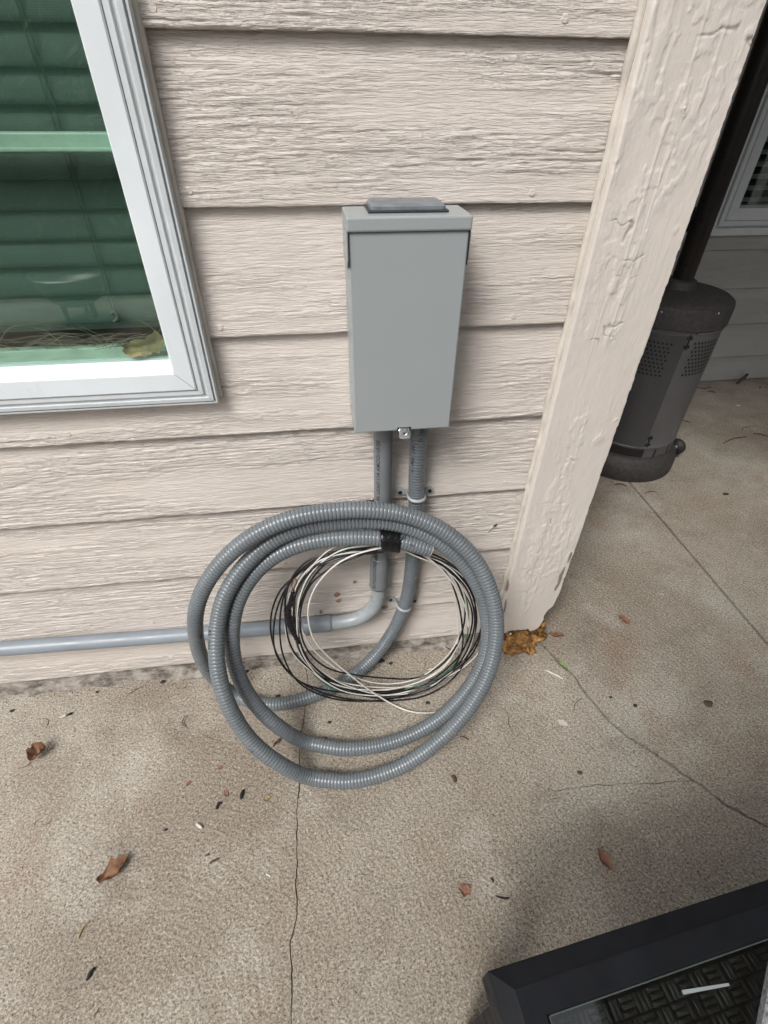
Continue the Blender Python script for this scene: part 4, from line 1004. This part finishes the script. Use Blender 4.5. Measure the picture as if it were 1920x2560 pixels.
# rotten foot of the corner post
def lump(name, c, rx_, ry_, rz_, seed, mat, n1=34, n2=16, amp=.35):
    V = []; Fc = []
    for i in range(n2+1):
        ph = -.15+(math.pi/2+.15)*i/n2
        for j in range(n1):
            a = 2*math.pi*j/n1; k_ = 1+amp*(float(fbm(math.cos(a)*2.2+5, math.sin(a)*2.2+ph*2, seed))-.5)*2+.10*(float(vn(a*9, ph*9, seed+3))-.5)+.14*(float(vn(a*26, ph*7, seed+4))-.5)
            V.append((c[0]+rx_*k_*math.cos(a)*max(0, math.cos(ph))**.5, c[1]+ry_*k_*math.sin(a)*max(0, math.cos(ph))**.5, c[2]+rz_*math.sin(ph)*(1+.4*(float(vn(a*4, ph*6, seed+9))-.5))))
    for i in range(n2):
        for j in range(n1): Fc.append((i*n1+j, i*n1+(j+1) % n1, (i+1)*n1+(j+1) % n1, (i+1)*n1+j))
    return mesh(name, V, Fc, mat, None, True)
o = lump('rotten_wood', (.052, -.012, 0), .060, .044, .030, 3, 'rot', 130, 40, .5); tag(o, 'crumbling orange rotten wood at the foot of the corner board', 'rotten wood')
o = lump('rotten_wood', (.112, .004, .0), .016, .022, .050, 8, 'rot', 30, 14, .5); tag(o, 'upright splinter of rotten wood at the outer corner edge', 'rotten wood')
leaf('bark_strip', gz(*cr(395, 893)), gz(*cr(485, 900)), .013, 'leaf', 'brown bark strip pointing right from the rotten wood', 'bark', .003, .003, 12)
o = leaf('paint_flake', gz(*cr(172, 880), .034), gz(*cr(180, 918), .022), .007, 'chip', 'white paint flake on the orange rotten wood', 'paint flake', .001, .001, 2, nrm=(0, -.6, .8))
leaf('dry_leaf', gz(*cb(135, 358)), gz(*cb(205, 295)), .030, 'leaf', 'curled dark brown leaf with stem near the left edge', lift=.007, curl=.016, seed=21, stem=.020)
leaf('dry_leaf', gz(*cb(432, 882)), gz(*cb(560, 780)), .024, 'leaf', 'long folded orange brown leaf lying lower left', lift=.004, curl=.009, seed=33)
leaf('dry_leaf', gz(*cr(800, 780)), gz(*cr(860, 830)), .018, 'leaf_red', 'small rust coloured leaf on the slab right of the rotten wood', lift=.001, curl=.002, seed=41)
leaf('green_leaf', gz(*cr(455, 1058)), gz(*cr(503, 1100)), .010, 'leaf_green', 'small green leaf resting on the right crack', lift=.002, curl=.004, seed=44)
leaf('dry_leaf', gz(*ct(778, 45)), gz(*ct(848, 158)), .017, 'leaf_red', 'narrow torn rust leaf above the table corner', lift=.001, curl=.003, seed=47)
leaf('dry_leaf', gz(*ct(55, 250)), gz(*ct(118, 268)), .018, 'leaf_red', 'tiny square rust leaf left of the table corner', lift=.001, curl=.002, seed=49)
leaf('dry_leaf', gz(*cb(1180, 292)), gz(*cb(1215, 255)), .006, 'twig', 'thin dark brown leaf sliver inside the big loop', lift=.002, curl=.003, seed=51)
leaf('dry_leaf', gz(*cb(940, 385)), gz(*cb(965, 375)), .007, 'leaf_red', 'small pink brown petal left of the conduit loop', lift=.0005, curl=.001, seed=53)
leaf('dry_leaf', gz(*cb(808, 460)), gz(*cb(826, 436)), .007, 'leaf_red', 'faint reddish scrap up and left of the black chips', lift=.0005, curl=.001, seed=54)
leaf('dry_leaf', gz(*cb(968, 475)), gz(*cb(985, 505)), .006, 'leaf_red', 'reddish scrap beside the two black chips', lift=.0005, curl=.001, seed=55)
leaf('dry_leaf', gz(*cb(1138, 518)), gz(*cb(1166, 505)), .010, 'leaf_olive', 'tan triangular scrap right of the black chips', lift=.0005, curl=.002, seed=56)
leaf('pale_flake', gz(1360, 1676), gz(1408, 1698), .006, 'chip', 'long pale flake beside the right crack', 'flake', .0006, .001, 57)
leaf('pale_flake', gz(1395, 1800), gz(1418, 1815), .013, 'chip', 'pale round flake on the middle slab', 'flake', .0004, .0008, 58)
leaf('pale_flake', gz(*h5(1393, 1310)), gz(*h5(1425, 1310)), .014, 'chip', 'pale disc near the back wall right of the heater', 'flake', .0004, .0008, 59)
leaf('pale_flake', gz(*c4(1188, 1015)), gz(*c4(1215, 1030)), .008, 'chip', 'pale pebble flake inside the wires near the wall', 'flake', .001, .001, 60)
leaf('pale_flake', gz(*c4(1160, 1135)), gz(*c4(1182, 1128)), .006, 'chip', 'pale flake inside the wire loops, nearer the camera', 'flake', .001, .001, 61)
def stick(name, p, q_, r, mat, label, cat, bend=.12, seed=0):
    a = gz(*p, r); b = gz(*q_, r); mid = (a+b)/2+np.array([-(b-a)[1], (b-a)[0], 0])*bend
    P, s_ = resample(catmull([a, mid, b], 8), .003); P[:, :2] += np.c_[vn(s_*220, s_*0, seed)-.5, vn(s_*220, s_*0, seed+2)-.5]*r*.8
    t_ = np.linspace(0, 1, len(P)); o = tube(name, P, r*(.55+.45*np.sin(np.pi*np.clip(t_, .06, .94))), mat, None, 6); tag(o, label, cat); return o
for a_ in [
 ('dark_twig', cb(372,1298), cb(408,1243), .0032, 'char', 'black charred stick low on the left slab', 'stick', .02),
 ('dark_twig', cb(338,1118), cb(388,1040), .0018, 'leaf_olive', 'olive curled twig between leaf and black stick', 'twig', .18),
 ('dark_twig', cb(936,556), cb(945,530), .0030, 'char', 'forked black chip left of its upright twin', 'chip', .1),
 ('dark_twig', cb(944,542), cb(957,530), .0022, 'char', 'short black prong on the forked chip', 'chip', .1),
 ('dark_twig', cb(1042,514), cb(1049,474), .0036, 'char', 'upright black chip nearest the conduit loop', 'chip', .02),
 ('dark_twig', cb(903,792), cb(947,770), .0020, 'twig', 'long slender dark husk on the left slab', 'twig', .03),
 ('dark_twig', cb(886,760), cb(905,748), .0016, 'twig', 'shorter dark husk just above the long one', 'twig', .03),
 ('dark_twig', cb(706,652), cb(722,645), .0022, 'char', 'dark seed speck left of the white bit', 'seed', .1),
 ('white_bit', cb(848,624), cb(872,640), .0032, 'wire_white', 'short white offcut of wire jacket', 'offcut', 0),
 ('wood_sliver', cb(1150,838), cb(1170,848), .0014, 'chip', 'tan match sized sliver left of the long crack', 'sliver', 0),
 ('wire_offcut', cb(258,162), cb(300,148), .0022, 'wire_white', 'white offcut of wire near the wall at left', 'offcut', .02),
 ('wire_offcut', cb(285,152), cb(314,143), .0028, 'wire_black', 'black offcut of wire beside the white one', 'offcut', .02),
 ('pine_needle', cb(808,208), cb(812,150), .0007, 'twig', 'thin curved needle left of the conduit loop', 'needle', .2),
 ('pine_needle', cb(540,72), cb(625,22), .0008, 'twig', 'straight reddish needle close to the wall', 'needle', .02),
 ('pine_needle', cb(560,45), cb(600,40), .0006, 'twig', 'short needle crossing the reddish one', 'needle', .1),
 ('pine_needle', cb(190,165), cb(198,205), .0008, 'twig', 'short curved needle below the wire offcuts', 'needle', .3),
 ('pine_needle', cb(865,247), cb(940,262), .0006, 'leaf', 'faint tan needle beside the coil', 'needle', .05),
 ('pine_needle', cb(150,628), cb(172,600), .0008, 'twig', 'small hooked needle at the left middle', 'needle', .3),
 ('pine_needle', cb(190,625), cb(225,602), .0008, 'twig', 'second hooked needle at the left middle', 'needle', -.2),
 ('pine_needle', cb(405,1458), cb(428,1418), .0008, 'twig', 'needle at the very bottom left', 'needle', .05),
 ('dark_twig', ct(250,291), ct(318,300), .0016, 'char', 'thin black stem left of the table corner', 'twig', -.08),
 ('dark_twig', ct(222,200), ct(235,218), .0020, 'char', 'black crumb above the thin black stem', 'crumb', .1),
 ('tan_straw', (1120,2130+90), (1075,2246), .0006, 'straw', 'pale bent straw left of the tiny rust leaf', 'straw', .15),
 ('dark_twig', cr(540,1340), cr(592,1255), .0008, 'twig', 'thin curved twig left of the lower right crack', 'twig', .15),
 ('dark_twig', h5(1080,1165), h5(1190,1155), .0022, 'twig', 'forked twig at the foot of the porch wall', 'twig', -.2),
 ('dark_twig', h5(1165,1195), h5(1235,1203), .0022, 'twig', 'short twig below the forked one', 'twig', .1),
 ('dark_twig', h5(1290,1608), h5(1475,1553), .0022, 'twig', 'long crooked twig right of the heater wheel', 'twig', .08),
 ('dark_twig', h5(1525,1530), h5(1643,1550), .0026, 'twig', 'dark twig at the right edge by the porch', 'twig', .15),
 ('dark_twig', h5(1440,1508), h5(1505,1475), .0016, 'twig', 'faint twig above the long crooked twig', 'twig', .2),
 ('dark_twig', h5(965,1425), h5(1038,1442), .0018, 'twig', 'twig touching the right side of the heater', 'twig', .05),
 ('dark_twig', h5(665,2005), h5(765,1990), .0016, 'twig', 'thin twig in front of the heater base', 'twig', .15),
 ('dark_twig', h5(430,1930), h5(530,1945), .0026, 'twig', 'twig caught at the front of the heater base', 'twig', .2),
 ('pine_needle', c4(45,1340), c4(52,1400), .0008, 'twig', 'curved needle just left of the conduit coil', 'needle', -.3),
 ('pine_needle', c4(1535,1345), c4(1555,1420), .0008, 'twig', 'needle lying right of the coil', 'needle', -.15),
 ('dark_twig', c4(1310,1440), c4(1350,1455), .0016, 'twig', 'dark bit of twig by the lower right of the coil', 'twig', .1),
 ('dark_twig', c4(1272,1618), c4(1285,1650), .0040, 'twig', 'dark brown crumb in front of the coil at right', 'crumb', .05),
 ('dark_twig', c4(300,1110), c4(385,1103), .0012, 'leaf', 'thin tan husk at the wall seen through the loops', 'husk', .05),
 ('black_zip', c4(1215,1012), c4(1295,1062), .0014, 'char', 'thin black stem near the wall inside the wires', 'stem', .03)]:
    stick(*a_[:7], bend=a_[7], seed=hash(a_[5]) % 50 if False else len(a_[5]))
# black square chip and other crumbs
for p, r_, mt, lb in [((1814.6, 1235.6), .010, 'char', 'flat black square chip near the control joint'), ((1588,1764), .005, 'char', 'dark crumb on the right slab below the crack start'), ((1526,1743), .004, 'char', 'small dark crumb beside the right crack'),
                      ((1771,1760), .011, 'twig', 'brown smudge of bark on the far right slab'), (c4(945,1092), .008, 'char', 'black crumb at the wall in the middle of the coil'), (c4(990,1103), .0055, 'char', 'black crumb right beside the bigger one'), (c4(912,1085), .005, 'char', 'black crumb left beside the bigger one'),
                      (c4(708,1375), .0045, 'char', 'dark crumb between the two bottom loops'), (c4(1160,1285), .005, 'char', 'dark crumb right of the loose wire'), (c4(325,1140), .006, 'char', 'dark seed left inside the rear loop'), (c4(470,1255), .006, 'char', 'dark seed above the rear loop of conduit'),
                      (cb(705, 8), .006, 'char', 'dark curled seed near the wall at left'), (cb(52, 133), .005, 'char', 'dark crumb at the far left edge'), (cb(420,52), .004, 'char', 'dark crumb just under the wall base'), ((1450,1932), .006, 'twig', 'small dark crumb above the branch crack'), (c4(690,1450), .004, 'char', 'crumb beside the inner bottom loop'),
                      (h5(1580,1165), .006, 'char', 'dark crumb at the foot of the porch wall')]:
    P = gz(*p); o = lump('debris_crumb', (P[0], P[1], 0), r_, r_*.7, min(.004, r_*.5), int(p[0]) % 97, mt, 10, 4, .5); tag(o, lb, 'crumb')
P = onY(*h5(1425, 1085), BY-.02); leaf('dry_leaf', (P[0]-.02, BY-.03, .0), (P[0]+.015, BY-.025, .05), .03, 'twig', 'small dark upright leaf against the porch wall', lift=.003, curl=.01, seed=71, nrm=(0, -1, 0))
P = onY(*c4(1475, 465), .006)
for (a, b_, r_) in ((c4(1440,500), c4(1468,468), .0005), (c4(1465,472), c4(1478,461), .0018)):
    A = onY(*a, -.0005); B = onY(*b_, -.0005)
    o = tube('dead_stem' , np.array([A, (A+B)/2+[0, -.001, 0], B]), r_, 'char', None, 5)
    tag(o, 'thin black stem stuck on the siding right of the coil' if r_ < .001 else 'tiny dark seed head stuck on the siding right of the coil', 'stem')
# grit: uncountable specks of sand and soil
VV = []; FF = []
for i in range(900):
    if i < 420: x = rs.uniform(-1.3, .2); y = -.004-abs(rs.gauss(0, .03))-.008
    else: x = rs.uniform(-1.3, 1.3); y = rs.uniform(-.9, 1.0)
    if x > .12 or y < -.002:
        r_ = rs.uniform(.0006, .0022); a = rs.uniform(0, 6); o_ = len(VV)
        VV += [(x+r_*math.cos(a+q*2.1), y+r_*math.sin(a+q*2.1), .0002) for q in range(3)]+[(x, y, r_*.8)]; FF += [(o_, o_+1, o_+3), (o_+1, o_+2, o_+3), (o_+2, o_, o_+3)]
tag(mesh('grit', VV, FF, 'soil'), 'scattered dark grit and soil specks on the concrete', 'grit', kind='stuff')

# ================================================================== what the glass mirrors: garden behind the camera
bowl = empty('fire_bowl', (-1.80, -2.6, 0)); tag(bowl, 'dark green bowl on short feet out on the patio, mirrored in the window', 'bowl')
lathe('bowl', [(0, .08), (.08, .075), (.14, .11), (.185, .19), (.205, .245), (.215, .25), (.20, .255), (.17, .20), (0, .13)], 'bowl', bowl)
for k in range(3):
    a = k*2.1+.4; lathe('foot', [(.012, 0), (.02, .1)], 'bowl', bowl, (.09*math.cos(a), .09*math.sin(a), 0), 12)
VV = []; FF = []
for i in range(15000):
    x = rs.uniform(-9, 9); z = rs.random()**.8*2.3; y = -4.4-rs.random()*.9+.35*float(vn(x*1.3, z*1.3, 3)); r_ = rs.uniform(.04, .09)
    if z > 1.7+.6*float(vn(x*1.1, 0, 9)): continue
    A = Vector((rs.gauss(0, 1), rs.gauss(0, 1), rs.gauss(0, 1))).normalized(); B = A.orthogonal().normalized()*r_; A = A*r_*.5; c = Vector((x, y, z)); o_ = len(VV)
    VV += [tuple(c-B), tuple(c+A), tuple(c+B), tuple(c-A)]; FF.append((o_, o_+1, o_+2, o_+3))
hg_ = empty('hedge', (0, -4.8, -.1)); tag(hg_, 'leafy green hedge beyond the patio, mirrored in the window', 'hedge')
keep(mesh('foliage', VV, FF, 'hedge', hg_), hg_); keep(box('inner_mass', -9, 9, -5.6, -4.7, -.1, 1.6, 'soil', hg_), hg_)
VV = []; FF = []
for i in range(9000):
    x = rs.uniform(-6, 6); y = rs.uniform(-4.5, -3.0); h = rs.uniform(.05, .12); a = rs.uniform(0, 6); o_ = len(VV)
    VV += [(x, y, -.12), (x+.008*math.cos(a), y+.008*math.sin(a), -.12), (x+rs.uniform(-.03, .03), y+rs.uniform(-.03, .03), -.12+h)]; FF.append((o_, o_+1, o_+2))
tag(mesh('lawn', VV, FF, 'hedge'), 'strip of grass between patio and hedge', 'grass', kind='stuff')
SC.render.engine = 'CYCLES'
